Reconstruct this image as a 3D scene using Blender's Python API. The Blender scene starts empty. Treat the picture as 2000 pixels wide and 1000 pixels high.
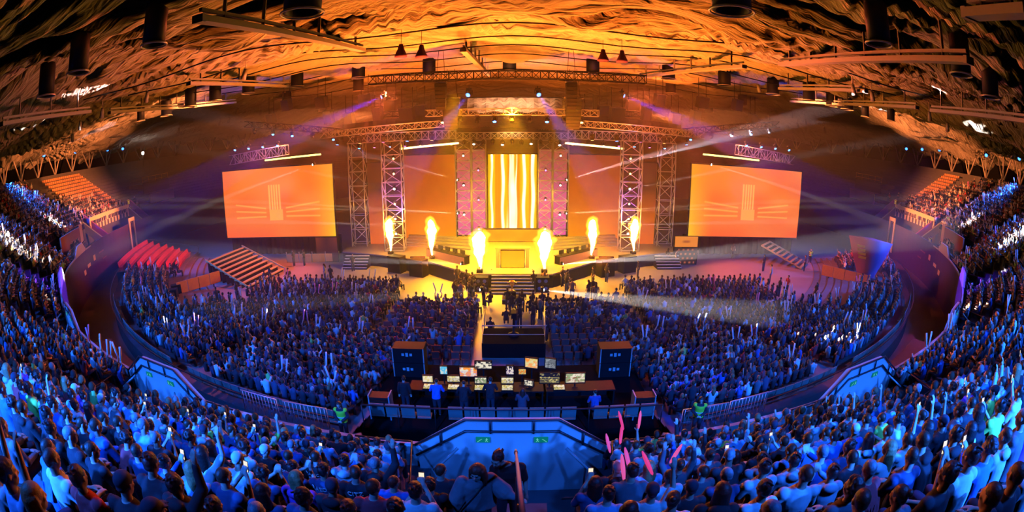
import bpy, math, random
import numpy as np
from mathutils import Vector, Matrix
PI = math.pi
SC = bpy.context.scene
COL = SC.collection
random.seed(7)
RNG = np.random.default_rng(7)

# ------------------------------------------------------------------ camera
CAM_H, FPX, PITCH = 12.5, 950.0, math.radians(14.0)
cam_d = bpy.data.cameras.new('camera')
cam_d.type = 'PANO'
cam_d.panorama_type = 'FISHEYE_EQUISOLID'
cam_d.sensor_width = 36.0
cam_d.sensor_fit = 'HORIZONTAL'
cam_d.fisheye_lens = FPX * 36.0 / 2000.0
cam_d.fisheye_fov = PI
cam_d.clip_end = 400
cam = bpy.data.objects.new('camera', cam_d)
COL.objects.link(cam)
cam.location = (0, 0, CAM_H)
cam.rotation_euler = (PI / 2 - PITCH, 0, 0)
SC.camera = cam

# ------------------------------------------------------------------ view, sampling behaviour, world
vs = SC.view_settings
vs.view_transform = 'Standard'; vs.look = 'None'; vs.exposure = 0.0; vs.gamma = 1.0; vs.use_curve_mapping = False
cy = SC.cycles
cy.max_bounces = 3; cy.diffuse_bounces = 0; cy.glossy_bounces = 1; cy.transmission_bounces = 1
cy.volume_bounces = 0; cy.transparent_max_bounces = 4
cy.caustics_reflective = False; cy.caustics_refractive = False
cy.sample_clamp_indirect = 3.0
cy.use_light_tree = True
W = bpy.data.worlds.new('hall_darkness'); SC.world = W
W.use_nodes = True
W.node_tree.nodes['Background'].inputs[0].default_value = (0.10, 0.03, 0.08, 1)
W.node_tree.nodes['Background'].inputs[1].default_value = 0.02

RC = 65.0                                  # the hall is a circle round (0, RC)
def pol(R, a, z=0.0):
    a = math.radians(a)
    return Vector((R * math.sin(a), RC - R * math.cos(a), z))

# ------------------------------------------------------------------ lights
def aim(o, target):
    d = Vector(target) - o.location
    o.rotation_euler = d.to_track_quat('-Z', 'Y').to_euler()
def spot(name, loc, target, color, power, angle, blend=0.5, radius=0.15):
    l = bpy.data.lights.new(name, 'SPOT')
    l.color = color; l.energy = power; l.spot_size = math.radians(angle); l.spot_blend = blend
    l.shadow_soft_size = radius
    o = bpy.data.objects.new(name, l); COL.objects.link(o)
    o.location = loc; aim(o, target)
    return o
def area(name, loc, target, color, power, sx, sy, spread=180):
    l = bpy.data.lights.new(name, 'AREA')
    l.shape = 'RECTANGLE'; l.size = sx; l.size_y = sy; l.color = color; l.energy = power
    l.spread = math.radians(spread)
    o = bpy.data.objects.new(name, l); COL.objects.link(o)
    o.location = loc; aim(o, target)
    return o
BLUE = (0.012, 0.135, 1.0); ORANGE = (1.0, 0.175, 0.016); YELLOW = (1.0, 0.40, 0.005)
MAGENTA = (0.85, 0.06, 0.55); VIOLET = (0.25, 0.05, 1.0); RED = (1.0, 0.06, 0.03)
LP = dict(ceil=52000, bank=44000, front=4200, stage=105000, side=2600, tier=9000, top=7600)
# orange wash up the drapes: stage-floor spots, plus unseen spots added behind the video walls
for x, y, k, tx, ty in ((-7, 39, 1.0, -13, 38), (7, 39, 1.0, 13, 38), (0, 37, 0.9, 0, 38), (-17, 56, 0.16, -19, 60), (17, 56, 0.16, 19, 60), (-5, 57, 0.13, -5, 62), (5, 57, 0.13, 5, 62)):
    spot('ceiling_wash', (x, y, 1.8 if y < 50 else 13.2), (tx, ty, 22), ORANGE, LP['ceil'] * k, 112 if y < 50 else 145, 1.0, 0.25)
# blue wash on the seating bank from the ring girder behind and above the audience
for a in (-62, -48, -34, -20, -7, 7, 20, 34, 48, 62):
    spot('bank_wash', pol(69.6, a, 14.9), pol(59, a * 0.98, 5.0), BLUE, LP['bank'] * (1 if abs(a) < 40 else 1.7), 58 if abs(a) < 40 else 76, 1.0, 0.25)
# added blue spots out of view overhead, to brighten the rows before the camera
for a in (-30, -18, -6, 6, 18, 30):
    spot('added_bank_wash', pol(65.2, a, 17.0), pol(59.5, a, 7.0), BLUE, LP['top'], 84, 1.0, 0.3)
# warm stage wash towards the audience
for x in (-10, 10):
    spot('audience_wash', (x, 41, 16.5), (x * 1.6, 6, 7), (1.0, 0.13, 0.04), LP['front'] * 6, 70, 0.8, 0.3)
# yellow wash on the stage front
for x in (-5, 5):
    spot('stage_wash', (x, 41, 17), (x * 0.7, 38.8, 0), YELLOW, LP['stage'], 44, 0.9, 0.3)
spot('deck_wash', (0, 44, 15.5), (0, 49, 1.2), YELLOW, LP['stage'], 75, 0.8, 0.3)
# red, magenta and violet washes on the open floor at both sides
for s in (-1, 1):
    spot('floor_wash', (s * 17, 47, 13), (s * 26, 41, 0), (1.0, 0.13, 0.06), LP['side'] * 6, 62, 0.7, 0.3)
    spot('stand_wash', (s * 20, 46, 13), pol(47, s * 63, 1), (1.0, 0.10, 0.06), LP['side'] * 12, 36, 0.8, 0.3)
    spot('tier_wash', pol(71, s * 72, 16.5), pol(46, s * 44, 1.0), (0.70, 0.07, 0.50), LP['tier'] * 1.5, 46, 0.8, 0.3)
    spot('tier_blue', pol(71, s * 24, 17), pol(47, s * 22, 1.0), BLUE, LP['tier'] * 0.22, 30, 0.9, 0.3)
    spot('block_wash', (s * 24, 40, 14), (s * 15, 31, 0), (0.80, 0.07, 0.30), LP['side'] * 3.2, 60, 0.8, 0.3)
    spot('upper_wash', (s * 16, 50, 14), pol(61, s * 72, 9), (1.0, 0.26, 0.07), LP['side'] * 20, 32, 0.8, 0.3)
    spot('upper_wash', (s * 16, 49, 14.5), pol(62, s * 53, 8), (1.0, 0.16, 0.12), LP['side'] * 16, 34, 0.9, 0.3)
    spot('girder_wash', (s * 14, 49, 15.2), pol(72, s * 74, 13.6), (1.0, 0.24, 0.06), LP['side'] * 90, 34, 0.8, 0.3)
for s in (-1, 1): spot('aisle_wash', (s * 5, 41, 16.5), (s * 5.5, 27, 0), (1.0, 0.10, 0.04), LP['side'] * 5, 32, 0.9, 0.3)
for s in (-1, 1): spot('tray_wash', (s * 12, 42, 6), (s * 26, 24, 20), (1.0, 0.13, 0.30), LP['side'] * 2, 62, 0.9, 0.3)
# ------------------------------------------------------------------ mesh helpers
def new_obj(name, me, parent=None):
    o = bpy.data.objects.new(name, me); COL.objects.link(o)
    if parent is not None: o.parent = parent
    return o
class MB:
    """collects primitive shapes into one mesh"""
    def __init__(s): s.v = []; s.f = []; s.m = []; s.mi = 0; s.sm = []
    def add(s, vs_, fs, smooth=False):
        n = len(s.v); s.v += [tuple(p) for p in vs_]
        for f in fs: s.f.append([i + n for i in f]); s.m.append(s.mi); s.sm.append(smooth)
        return s
    def box(s, c, size, rz=0, rx=0, ry=0):
        x, y, z = [q / 2 for q in size]
        pts = [Vector(p) for p in ((-x,-y,-z),(x,-y,-z),(x,y,-z),(-x,y,-z),(-x,-y,z),(x,-y,z),(x,y,z),(-x,y,z))]
        M = Matrix.Rotation(rz, 3, 'Z') @ Matrix.Rotation(ry, 3, 'Y') @ Matrix.Rotation(rx, 3, 'X')
        c = Vector(c)
        return s.add([M @ p + c for p in pts], [(0,3,2,1),(4,5,6,7),(0,1,5,4),(1,2,6,5),(2,3,7,6),(3,0,4,7)])
    def bar(s, p0, p1, w, h=None):
        """square bar from p0 to p1"""
        p0, p1 = Vector(p0), Vector(p1); h = h or w
        d = (p1 - p0).normalized(); up = Vector((0,0,1)) if abs(d.z) < 0.95 else Vector((0,1,0))
        a = d.cross(up).normalized() * w / 2; b = a.cross(d).normalized() * h / 2
        pts = [p0-a-b, p0+a-b, p0+a+b, p0-a+b, p1-a-b, p1+a-b, p1+a+b, p1-a+b]
        return s.add(pts, [(0,1,2,3),(7,6,5,4),(0,4,5,1),(1,5,6,2),(2,6,7,3),(3,7,4,0)])
    def tube(s, pts, r, n=8, caps=True):
        pts = [Vector(p) for p in pts]; rs = r if isinstance(r, (list, tuple)) else [r] * len(pts)
        V = []; F = []
        for i, p in enumerate(pts):
            d = (pts[min(i+1, len(pts)-1)] - pts[max(i-1, 0)]).normalized()
            up = Vector((0,0,1)) if abs(d.z) < 0.95 else Vector((0,1,0))
            a = d.cross(up).normalized(); b = a.cross(d).normalized()
            for k in range(n):
                t = 2 * PI * k / n; V.append(p + (a * math.cos(t) + b * math.sin(t)) * rs[i])
        for i in range(len(pts) - 1):
            for k in range(n): F.append((i*n+k, i*n+(k+1) % n, (i+1)*n+(k+1) % n, (i+1)*n+k))
        if caps: F.append(tuple(range(n))[::-1]); F.append(tuple(range((len(pts)-1)*n, len(pts)*n)))
        return s.add(V, F, True)
    def lathe(s, prof, n=20, c=(0,0,0), M=None, smooth=True, caps=True):
        """profile of (r, z) turned about z, then moved by M and c"""
        c = Vector(c); V = []; F = []
        for r, z in prof:
            for k in range(n):
                t = 2*PI*k/n; p = Vector((r*math.cos(t), r*math.sin(t), z))
                if M is not None: p = M @ p
                V.append(p + c)
        m = len(prof)
        for i in range(m-1):
            for k in range(n): F.append((i*n+k, i*n+(k+1) % n, (i+1)*n+(k+1) % n, (i+1)*n+k))
        if caps:
            if prof[0][0] > 1e-4: F.append(tuple(range(n))[::-1])
            if prof[-1][0] > 1e-4: F.append(tuple(range((m-1)*n, m*n)))
        return s.add(V, F, smooth)
    def ball(s, c, r, n=12, m=8, M=None):
        rx, ry, rz = r if isinstance(r, (list, tuple)) else (r, r, r)
        c = Vector(c); V = []; F = []
        for i in range(m+1):
            ph = PI*i/m
            for k in range(n):
                t = 2*PI*k/n; p = Vector((rx*math.sin(ph)*math.cos(t), ry*math.sin(ph)*math.sin(t), -rz*math.cos(ph)))
                if M is not None: p = M @ p
                V.append(p + c)
        for i in range(m):
            for k in range(n): F.append((i*n+k, i*n+(k+1) % n, (i+1)*n+(k+1) % n, (i+1)*n+k))
        return s.add(V, F, True)
    def cap(s, p0, p1, r0, r1, n=10, k=3):
        """tapered capsule"""
        p0, p1 = Vector(p0), Vector(p1); d = (p1-p0).normalized()
        pts = []; rs = []
        for i in range(k+1):
            t = PI/2*i/k; pts.append(p0 - d*r0*math.cos(t)); rs.append(max(r0*math.sin(t), 1e-3))
        for i in range(k+1):
            t = PI/2*i/k; pts.append(p1 + d*r1*math.sin(t)); rs.append(max(r1*math.cos(t), 1e-3))
        up = Vector((0,0,1)) if abs(d.z) < 0.95 else Vector((0,1,0))
        a = d.cross(up).normalized(); b = a.cross(d).normalized(); V = []; F = []
        for p, r in zip(pts, rs):
            for j in range(n):
                t = 2*PI*j/n; V.append(p + (a*math.cos(t)+b*math.sin(t))*r)
        for i in range(len(pts)-1):
            for j in range(n): F.append((i*n+j, i*n+(j+1) % n, (i+1)*n+(j+1) % n, (i+1)*n+j))
        F.append(tuple(range(n))[::-1]); F.append(tuple(range((len(pts)-1)*n, len(pts)*n)))
        return s.add(V, F, True)
    def loft(s, secs, n=16):
        """elliptical sections (x, y, z, rx, ry[, tilt about x])"""
        V = []; F = []
        for q in secs:
            x, y, z, rx, ry = q[:5]; tl = q[5] if len(q) > 5 else 0.0
            for k in range(n):
                t = 2*PI*k/n; px, py = rx*math.cos(t), ry*math.sin(t)
                V.append((x+px, y+py*math.cos(tl), z+py*math.sin(tl)))
        m = len(secs)
        for i in range(m-1):
            for k in range(n): F.append((i*n+k, i*n+(k+1) % n, (i+1)*n+(k+1) % n, (i+1)*n+k))
        F.append(tuple(range(n))[::-1]); F.append(tuple(range((m-1)*n, m*n)))
        return s.add(V, F, True)
    def prism(s, poly, z0, z1):
        n = len(poly); V = [(x, y, z0) for x, y in poly] + [(x, y, z1) for x, y in poly]
        F = [tuple(range(n))[::-1], tuple(range(n, 2*n))] + [(i, (i+1) % n, n+(i+1) % n, n+i) for i in range(n)]
        return s.add(V, F)
    def quad(s, a, b, c, d): return s.add([a, b, c, d], [(0,1,2,3)])
    def mesh(s, name, mats):
        me = bpy.data.meshes.new(name); me.from_pydata(s.v, [], s.f)
        for m in (mats if isinstance(mats, (list, tuple)) else [mats]): me.materials.append(m)
        me.polygons.foreach_set('material_index', s.m); me.polygons.foreach_set('use_smooth', s.sm)
        me.update(); return me
    def build(s, name, mats, parent=None): return new_obj(name, s.mesh(name, mats), parent)

def tag(o, label=None, cat=None, group=None, kind=None):
    if label: o['label'] = label
    if cat: o['category'] = cat
    if group: o['group'] = group
    if kind: o['kind'] = kind
    return o
def thing(name, label, cat, loc=(0,0,0), rz=0.0, group=None):
    o = bpy.data.objects.new(name, None); COL.objects.link(o)
    o.empty_display_size = 0.2
    o.location = loc; o.rotation_euler = (0, 0, rz)
    return tag(o, label, cat, group)
def struct(o): o['kind'] = 'structure'; return o
def copy_tree(o, parent=None, loc=None, rz=None, label=None, group=None):
    c = o.copy(); COL.objects.link(c); c.parent = parent
    if loc is not None: c.location = loc
    if rz is not None: c.rotation_euler = (0, 0, rz)
    if label: c['label'] = label
    if group: c['group'] = group
    for ch in o.children: copy_tree(ch, c)
    return c
ORD = ('first second third fourth fifth sixth seventh eighth ninth tenth eleventh twelfth thirteenth fourteenth fifteenth sixteenth '
       'seventeenth eighteenth nineteenth twentieth').split()
def nth(i):
    """i = 0 is first"""
    if i < 20: return ORD[i]
    tens = {20: 'twenty', 30: 'thirty', 40: 'forty', 50: 'fifty', 60: 'sixty', 70: 'seventy'}
    n = i + 1; t, u = n // 10 * 10, n % 10
    return (tens[t] + '-' + ORD[u-1]) if u else {30: 'thirtieth', 40: 'fortieth', 50: 'fiftieth', 60: 'sixtieth', 70: 'seventieth'}[n]

# ------------------------------------------------------------------ materials
def mat(name, col=(0.5,0.5,0.5), rough=0.6, metal=0.0, var=0.15, scale=6.0, bump=0.0, emit=None, es=0.0, spec=0.5):
    m = bpy.data.materials.new(name); m.use_nodes = True
    nt = m.node_tree; b = nt.nodes['Principled BSDF']
    b.inputs['Roughness'].default_value = rough; b.inputs['Metallic'].default_value = metal
    b.inputs['Specular IOR Level'].default_value = spec
    if var > 0:
        tc = nt.nodes.new('ShaderNodeTexCoord'); nz = nt.nodes.new('ShaderNodeTexNoise'); mx = nt.nodes.new('ShaderNodeMixRGB')
        nz.inputs['Scale'].default_value = scale; nz.inputs['Detail'].default_value = 3
        mx.inputs[1].default_value = (*[c*(1-var) for c in col], 1); mx.inputs[2].default_value = (*[min(1, c*(1+var)) for c in col], 1)
        nt.links.new(tc.outputs['Object'], nz.inputs['Vector']); nt.links.new(nz.outputs['Fac'], mx.inputs[0])
        nt.links.new(mx.outputs[0], b.inputs['Base Color'])
        if bump > 0:
            bp = nt.nodes.new('ShaderNodeBump'); bp.inputs['Strength'].default_value = bump; bp.inputs['Distance'].default_value = 0.02
            nt.links.new(nz.outputs['Fac'], bp.inputs['Height']); nt.links.new(bp.outputs[0], b.inputs['Normal'])
    else: b.inputs['Base Color'].default_value = (*col, 1)
    if emit:
        b.inputs['Emission Color'].default_value = (*emit, 1); b.inputs['Emission Strength'].default_value = es
    return m
def mat_attr(name, rough=0.8, emission=False, es=1.0):
    """base colour (or a screen's picture) from the mesh's colour attribute 'Col'"""
    m = bpy.data.materials.new(name); m.use_nodes = True; nt = m.node_tree; b = nt.nodes['Principled BSDF']
    a = nt.nodes.new('ShaderNodeAttribute'); a.attribute_name = 'Col'
    b.inputs['Roughness'].default_value = rough
    if emission:
        b.inputs['Base Color'].default_value = (0.01, 0.01, 0.01, 1)
        nt.links.new(a.outputs['Color'], b.inputs['Emission Color']); b.inputs['Emission Strength'].default_value = es
    else: nt.links.new(a.outputs['Color'], b.inputs['Base Color'])
    return m
def mat_obj(name, rough=0.8, var=0.2, scale=14.0, bump=0.3):
    """base colour from the object's own colour, with a woven or grown unevenness"""
    m = bpy.data.materials.new(name); m.use_nodes = True; nt = m.node_tree; b = nt.nodes['Principled BSDF']
    oi = nt.nodes.new('ShaderNodeObjectInfo'); tc = nt.nodes.new('ShaderNodeTexCoord'); nz = nt.nodes.new('ShaderNodeTexNoise')
    nz.inputs['Scale'].default_value = scale; nz.inputs['Detail'].default_value = 4
    mr = nt.nodes.new('ShaderNodeMapRange'); mr.inputs['To Min'].default_value = 1-var; mr.inputs['To Max'].default_value = 1+var
    mx = nt.nodes.new('ShaderNodeVectorMath'); mx.operation = 'SCALE'
    nt.links.new(tc.outputs['Object'], nz.inputs['Vector']); nt.links.new(nz.outputs['Fac'], mr.inputs['Value'])
    nt.links.new(oi.outputs['Color'], mx.inputs[0]); nt.links.new(mr.outputs[0], mx.inputs['Scale'])
    nt.links.new(mx.outputs[0], b.inputs['Base Color']); b.inputs['Roughness'].default_value = rough
    bp = nt.nodes.new('ShaderNodeBump'); bp.inputs['Strength'].default_value = bump; bp.inputs['Distance'].default_value = 0.01
    nt.links.new(nz.outputs['Fac'], bp.inputs['Height']); nt.links.new(bp.outputs[0], b.inputs['Normal'])
    return m
def glow(name, col, es): return mat(name, (0.02,0.02,0.02), 0.5, 0, 0, emit=col, es=es)
M = dict(
    concrete=mat('concrete', (0.09,0.09,0.10), 0.85, var=0.25, scale=1.5), step=mat('step_concrete', (0.16,0.16,0.17), 0.8, var=0.25, scale=2),
    print=mat('jersey_print', (0.85,0.85,0.85), 0.6, var=0), white=mat('white_paint', (0.50,0.49,0.47), 0.55, var=0.06, scale=2), dark=mat('dark_cladding', (0.10,0.055,0.06), 0.5, var=0.2, scale=2),
    black=mat('black_metal', (0.010,0.010,0.011), 0.55, 0.0, var=0.2, spec=0.2), blackcloth=mat('black_cloth', (0.008,0.008,0.009), 0.95, var=0.3, scale=9, spec=0.03),
    alu=mat('aluminium', (0.62,0.62,0.64), 0.35, 0.6, var=0.1), steel=mat('painted_steel', (0.50,0.45,0.42), 0.5, 0.2, var=0.15),
    floor=mat('hall_floor', (0.36,0.30,0.27), 0.42, var=0.12, scale=0.8), fabric=mat('ceiling_drape', (0.62,0.57,0.50), 0.9, var=0.10, scale=3),
    grey=mat('grey_plastic', (0.33,0.34,0.36), 0.5, var=0.1), rail=mat('dark_rail', (0.03,0.03,0.035), 0.4, 0.4, var=0.1),
    lampgrey=mat('lamp_tray_grey', (0.60,0.55,0.58), 0.5, var=0.08), rim=mat('lamp_rim', (0.7,0.62,0.5), 0.35, 0.5, var=0.05),
    orangeseat=mat('orange_seat', (0.75,0.36,0.15), 0.5, var=0.1), redseat=mat('red_seat', (0.75,0.05,0.05), 0.5, var=0.1),
    greyseat=mat('grey_seat_back', (0.13,0.17,0.15), 0.5, var=0.12), maroon=mat('maroon_chair', (0.22,0.06,0.05), 0.6, var=0.15),
    yellowwood=mat('pale_wood', (0.70,0.50,0.18), 0.5, var=0.15, scale=4), tread=mat('step_white_edge', (0.8,0.78,0.7), 0.5, var=0.05),
    hivis=mat('hi_vis', (0.55,0.95,0.05), 0.6, var=0.08), skin=mat('skin', (0.62,0.38,0.29), 0.55, var=0.06),
    signgreen=glow('exit_sign_green', (0.0,0.22,0.17), 0.7), signwhite=glow('exit_sign_white', (0.15,0.75,0.65), 0.8),
    bluelens=glow('blue_lens', (0.04,0.22,1.0), 14), whitelens=glow('white_lens', (1,0.93,0.85), 9), bluewhite=glow('blue_white_lens', (0.04,0.20,1.0), 5),
    warmlens=glow('warm_lens', (1.0,0.62,0.2), 5), pinklens=glow('pink_lens', (1.0,0.25,0.85), 3.0), stripwarm=glow('warm_strip_light', (1.0,0.62,0.22), 5), stripyellow=glow('yellow_strip_light', (1.0,0.85,0.2), 3),
    flame=glow('flame', (1.0,0.55,0.10), 14), purplecloth=mat('purple_cloth', (0.30,0.08,0.26), 0.6, var=0.1, scale=1),
    brown=mat('brown_panel', (0.30,0.14,0.10), 0.6, var=0.1), cream=mat('cream_panel', (0.85,0.66,0.42), 0.6, var=0.05, scale=1), wood=mat('orange_wood', (0.75,0.32,0.12), 0.5, var=0.12),
    attr=mat_attr('crowd_colours'), screen=mat_attr('screen_picture', 0.4, True, 1.0),
    cloth=mat_obj('clothing_cloth', 0.85), hair=mat_obj('hair_strands', 0.5, 0.45, 40.0, 0.6), skinobj=mat_obj('skin_tone', 0.5, 0.06, 20, 0.05),
)
# fine creases of the drapes: bump from a noise drawn out along the swags
def creases():
    nt = M['fabric'].node_tree; b = nt.nodes['Principled BSDF']; tc = nt.nodes.new('ShaderNodeTexCoord'); mp = nt.nodes.new('ShaderNodeMapping')
    mp.inputs['Scale'].default_value = (0.30, 1.5, 0.3); nz = nt.nodes.new('ShaderNodeTexNoise'); nz.inputs['Scale'].default_value = 1.0; nz.inputs['Detail'].default_value = 5; nz.inputs['Distortion'].default_value = 1.2
    bp = nt.nodes.new('ShaderNodeBump'); bp.inputs['Strength'].default_value = 1.0; bp.inputs['Distance'].default_value = 0.55
    nt.links.new(tc.outputs['Object'], mp.inputs['Vector']); nt.links.new(mp.outputs[0], nz.inputs['Vector']); nt.links.new(nz.outputs['Fac'], bp.inputs['Height']); nt.links.new(bp.outputs[0], b.inputs['Normal'])
    b.inputs['Specular IOR Level'].default_value = 0.15
creases()
# value noise on a lattice
def vnoise(x, y, seed=0):
    r = np.random.default_rng(seed); T = r.random((256, 256))
    xi, yi = np.floor(x).astype(int), np.floor(y).astype(int); fx, fy = x-xi, y-yi
    fx = fx*fx*(3-2*fx); fy = fy*fy*(3-2*fy)
    a, b, c, d = T[xi % 256, yi % 256], T[(xi+1) % 256, yi % 256], T[xi % 256, (yi+1) % 256], T[(xi+1) % 256, (yi+1) % 256]
    return (a*(1-fx)+b*fx)*(1-fy) + (c*(1-fx)+d*fx)*fy
def grid_mesh(name, X, Y, Z, mats, smooth=True, colors=None):
    ny, nx = X.shape
    co = np.stack([X, Y, Z], -1).reshape(-1, 3)
    i = np.arange(ny*nx).reshape(ny, nx)
    q = np.stack([i[:-1,:-1], i[:-1,1:], i[1:,1:], i[1:,:-1]], -1).reshape(-1, 4)
    return np_mesh(name, co, q, mats, smooth, colors)
def np_mesh(name, co, q, mats, smooth=True, colors=None):
    """co n x 3, q m x 4 (a triangle repeats nothing: pass m x 3)"""
    me = bpy.data.meshes.new(name); k = q.shape[1]
    me.vertices.add(len(co)); me.vertices.foreach_set('co', np.ascontiguousarray(co, np.float32).ravel())
    me.loops.add(q.size); me.loops.foreach_set('vertex_index', np.ascontiguousarray(q, np.int32).ravel())
    me.polygons.add(len(q)); me.polygons.foreach_set('loop_start', np.arange(0, q.size, k, dtype=np.int32))
    me.polygons.foreach_set('use_smooth', np.full(len(q), smooth))
    for m in (mats if isinstance(mats, (list, tuple)) else [mats]): me.materials.append(m)
    if colors is not None:
        at = me.color_attributes.new('Col', 'FLOAT_COLOR', 'POINT')
        c4 = np.ones((len(co), 4), np.float32); c4[:, :3] = colors; at.data.foreach_set('color', c4.ravel())
    me.update(calc_edges=True); return me
# the picture's rays, for measuring out where things stand in the hall
def ray(x, y):
    u, v = x-1000.0, 500.0-y; r = math.hypot(u, v) or 1e-6; th = 2*math.asin(r/2/FPX); s = math.sin(th)/r
    a, b, c = u*s, v*s, math.cos(th)
    return Vector((a, c*math.cos(PITCH)+b*math.sin(PITCH), b*math.cos(PITCH)-c*math.sin(PITCH)))
def at_z(x, y, z): d = ray(x, y); return Vector((0,0,CAM_H)) + d*((z-CAM_H)/d.z)
def at_y(x, y, Y): d = ray(x, y); return Vector((0,0,CAM_H)) + d*(Y/d.y)
def at_R(x, y, R):
    d = ray(x, y); a = d.x**2+d.y**2; b = -2*RC*d.y; c = RC*RC-R*R
    return Vector((0,0,CAM_H)) + d*((-b+math.sqrt(b*b-4*a*c))/2/a)
# ------------------------------------------------------------------ the hall: floor, ceiling, bank, ring wall
def revolve(prof, a0, a1, da=1.0):
    """profile of (R, z) swept round the hall's axis"""
    n = max(1, int(math.ceil(abs(a1-a0)/da))); mb = MB(); V = []; F = []
    for i in range(n+1):
        a = a0+(a1-a0)*i/n
        V += [pol(R, a, z) for R, z in prof]
    k = len(prof)
    for i in range(n):
        for j in range(k-1): F.append((i*k+j, (i+1)*k+j, (i+1)*k+j+1, i*k+j+1))
    return mb.add(V, F)
def ring_box(R0, R1, z0, z1, a0, a1, da=1.0):
    mb = revolve([(R0,z0),(R1,z0),(R1,z1),(R0,z1),(R0,z0)], a0, a1, da)
    for a in (a0, a1): mb.quad(pol(R0,a,z0), pol(R1,a,z0), pol(R1,a,z1), pol(R0,a,z1))
    return mb
mb = MB(); mb.lathe([(78,-0.3),(78,0.0)], 96, (0,RC,0), smooth=False); struct(mb.build('floor', M['floor']))

def ceil_base(x, y): return 22.9 - 0.00105*(x*x+(y-RC)**2)
xs = np.linspace(-78, 78, 620); ys = np.linspace(-14, 145, 900)
X, Y = np.meshgrid(xs, ys)
rr = np.hypot(X, Y-RC)
bow = Y + 0.0035*X*X                      # the swags run in shallow bows across the hall
def swag(t, wid): return np.sqrt(np.clip(1-(2*(t-np.floor(t))-1)**2*wid, 0, 1))
ph = bow/4.6 + 1.1*(vnoise(X/10+4, bow/12, 8)-0.5) + 0.35*(vnoise(X/3.2, bow/5, 9)-0.5)
am = 0.25+1.15*vnoise(X/8+11, bow/5+5, 6)
ph2 = bow/1.7 + 1.2*(vnoise(X/5, bow/6, 12)-0.5); am2 = vnoise(X/4+7, bow/3, 13)**1.3*0.42
wr = vnoise(X/0.9+0.6*bow, bow/1.3, 3)
ph3 = X/1.15 + 4.5*vnoise(X/6, bow/3, 21) + 0.8*vnoise(X/2, bow/1.5, 22)        # short gathers across the swags
ga = np.clip(vnoise(X/7+3, bow/4, 23)*2.2-0.8, 0, 1)*0.16
ph4 = bow/0.8 + 1.5*vnoise(X/3.5, bow/4, 24); am4 = np.clip(vnoise(X/5, bow/2.2+8, 25)*2-0.45, 0, 1)*0.34
Z = 23.3-0.00105*rr**2 - 1.5*am*swag(ph, 0.98) - 2.0*am2*swag(ph2, 0.97) + ga*np.sin(2*PI*ph3) - am4*swag(ph4, 0.97) + 0.5*(vnoise(X/14, Y/9, 2)-0.5) + 0.10*(wr-0.5)
struct(new_obj('ceiling', grid_mesh('ceiling', X, Y, Z, M['fabric'])))
# outer wall behind the ring girder
struct(revolve([(77,-0.2),(77,18.0)], -180, 180, 3).build('wall_outer', M['blackcloth']))

PITS = (-53.2, -39.9, -26.6, -13.3, 0.0, 13.3, 26.6, 39.9, 53.2)
PW = 2.3                                   # half width of a stair pit, degrees
ROWP, ROWH, R0, Z0 = 0.80, 0.48, 54.8, 3.95
NROW = 19
def rowR(k): return R0+ROWP*k
def rowZ(k): return Z0+ROWH*k
def bank_profile(k0, first):
    p = list(first)
    for k in range(k0, NROW):
        p += [(rowR(k), rowZ(k)), (rowR(k)+ROWP, rowZ(k))]
    p += [(rowR(NROW), rowZ(NROW-1)+0.8), (77, rowZ(NROW-1)+0.8)]
    return p
mb = MB()
edges = sorted([(c-PW, c+PW) for c in PITS])
segs = []; a = -58.0
for lo, hi in edges:
    if lo > a: segs.append((a, lo, 0))
    segs.append((lo, hi, 5)); a = hi
if a < 58: segs.append((a, 58.0, 0))
segs += [(-180, -58, 4), (58, 180, 4)]
for lo, hi, k0 in segs:
    if k0 == 0: pr = bank_profile(0, [(54.6, 0.0), (54.6, Z0), (rowR(0), Z0)])
    elif k0 == 5: pr = bank_profile(5, [(54.6, 0.0), (54.6, 3.2), (rowR(5), 3.2)])
    else: pr = bank_profile(4, [(54.6, 0.0), (54.6, Z0-0.4), (rowR(4), Z0-0.4)])
    m2 = revolve(pr, lo, hi, 1.0); mb.add(m2.v, m2.f)
for lo, hi in edges:                       # side walls of the pits
    for a in (lo, hi):
        for k in range(5): mb.quad(pol(rowR(k),a,3.2), pol(rowR(k+1),a,3.2), pol(rowR(k+1),a,rowZ(k)), pol(rowR(k),a,rowZ(k)))
struct(mb.build('floor_seating_bank', M['concrete']))
# ring wall: dark cladding round the inner edge, white balustrade in front of the seats
struct(revolve([(54.45,0.0),(54.45,4.75),(54.6,4.75),(54.6,3.5)], -180, -58, 1.5).build('wall_ring_left', M['dark']))
struct(revolve([(54.45,0.0),(54.45,4.75),(54.6,4.75),(54.6,3.5)], 58, 180, 1.5).build('wall_ring_right', M['dark']))
struct(revolve([(54.45,0.0),(54.45,4.6)], -58, 58, 1.5).build('wall_ring_front', M['dark']))
for lo, hi, k0 in segs:
    if k0 == 0: struct(ring_box(54.46, 54.60, 3.6, 4.72, lo, hi).build('wall_balustrade', M['white']))
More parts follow.
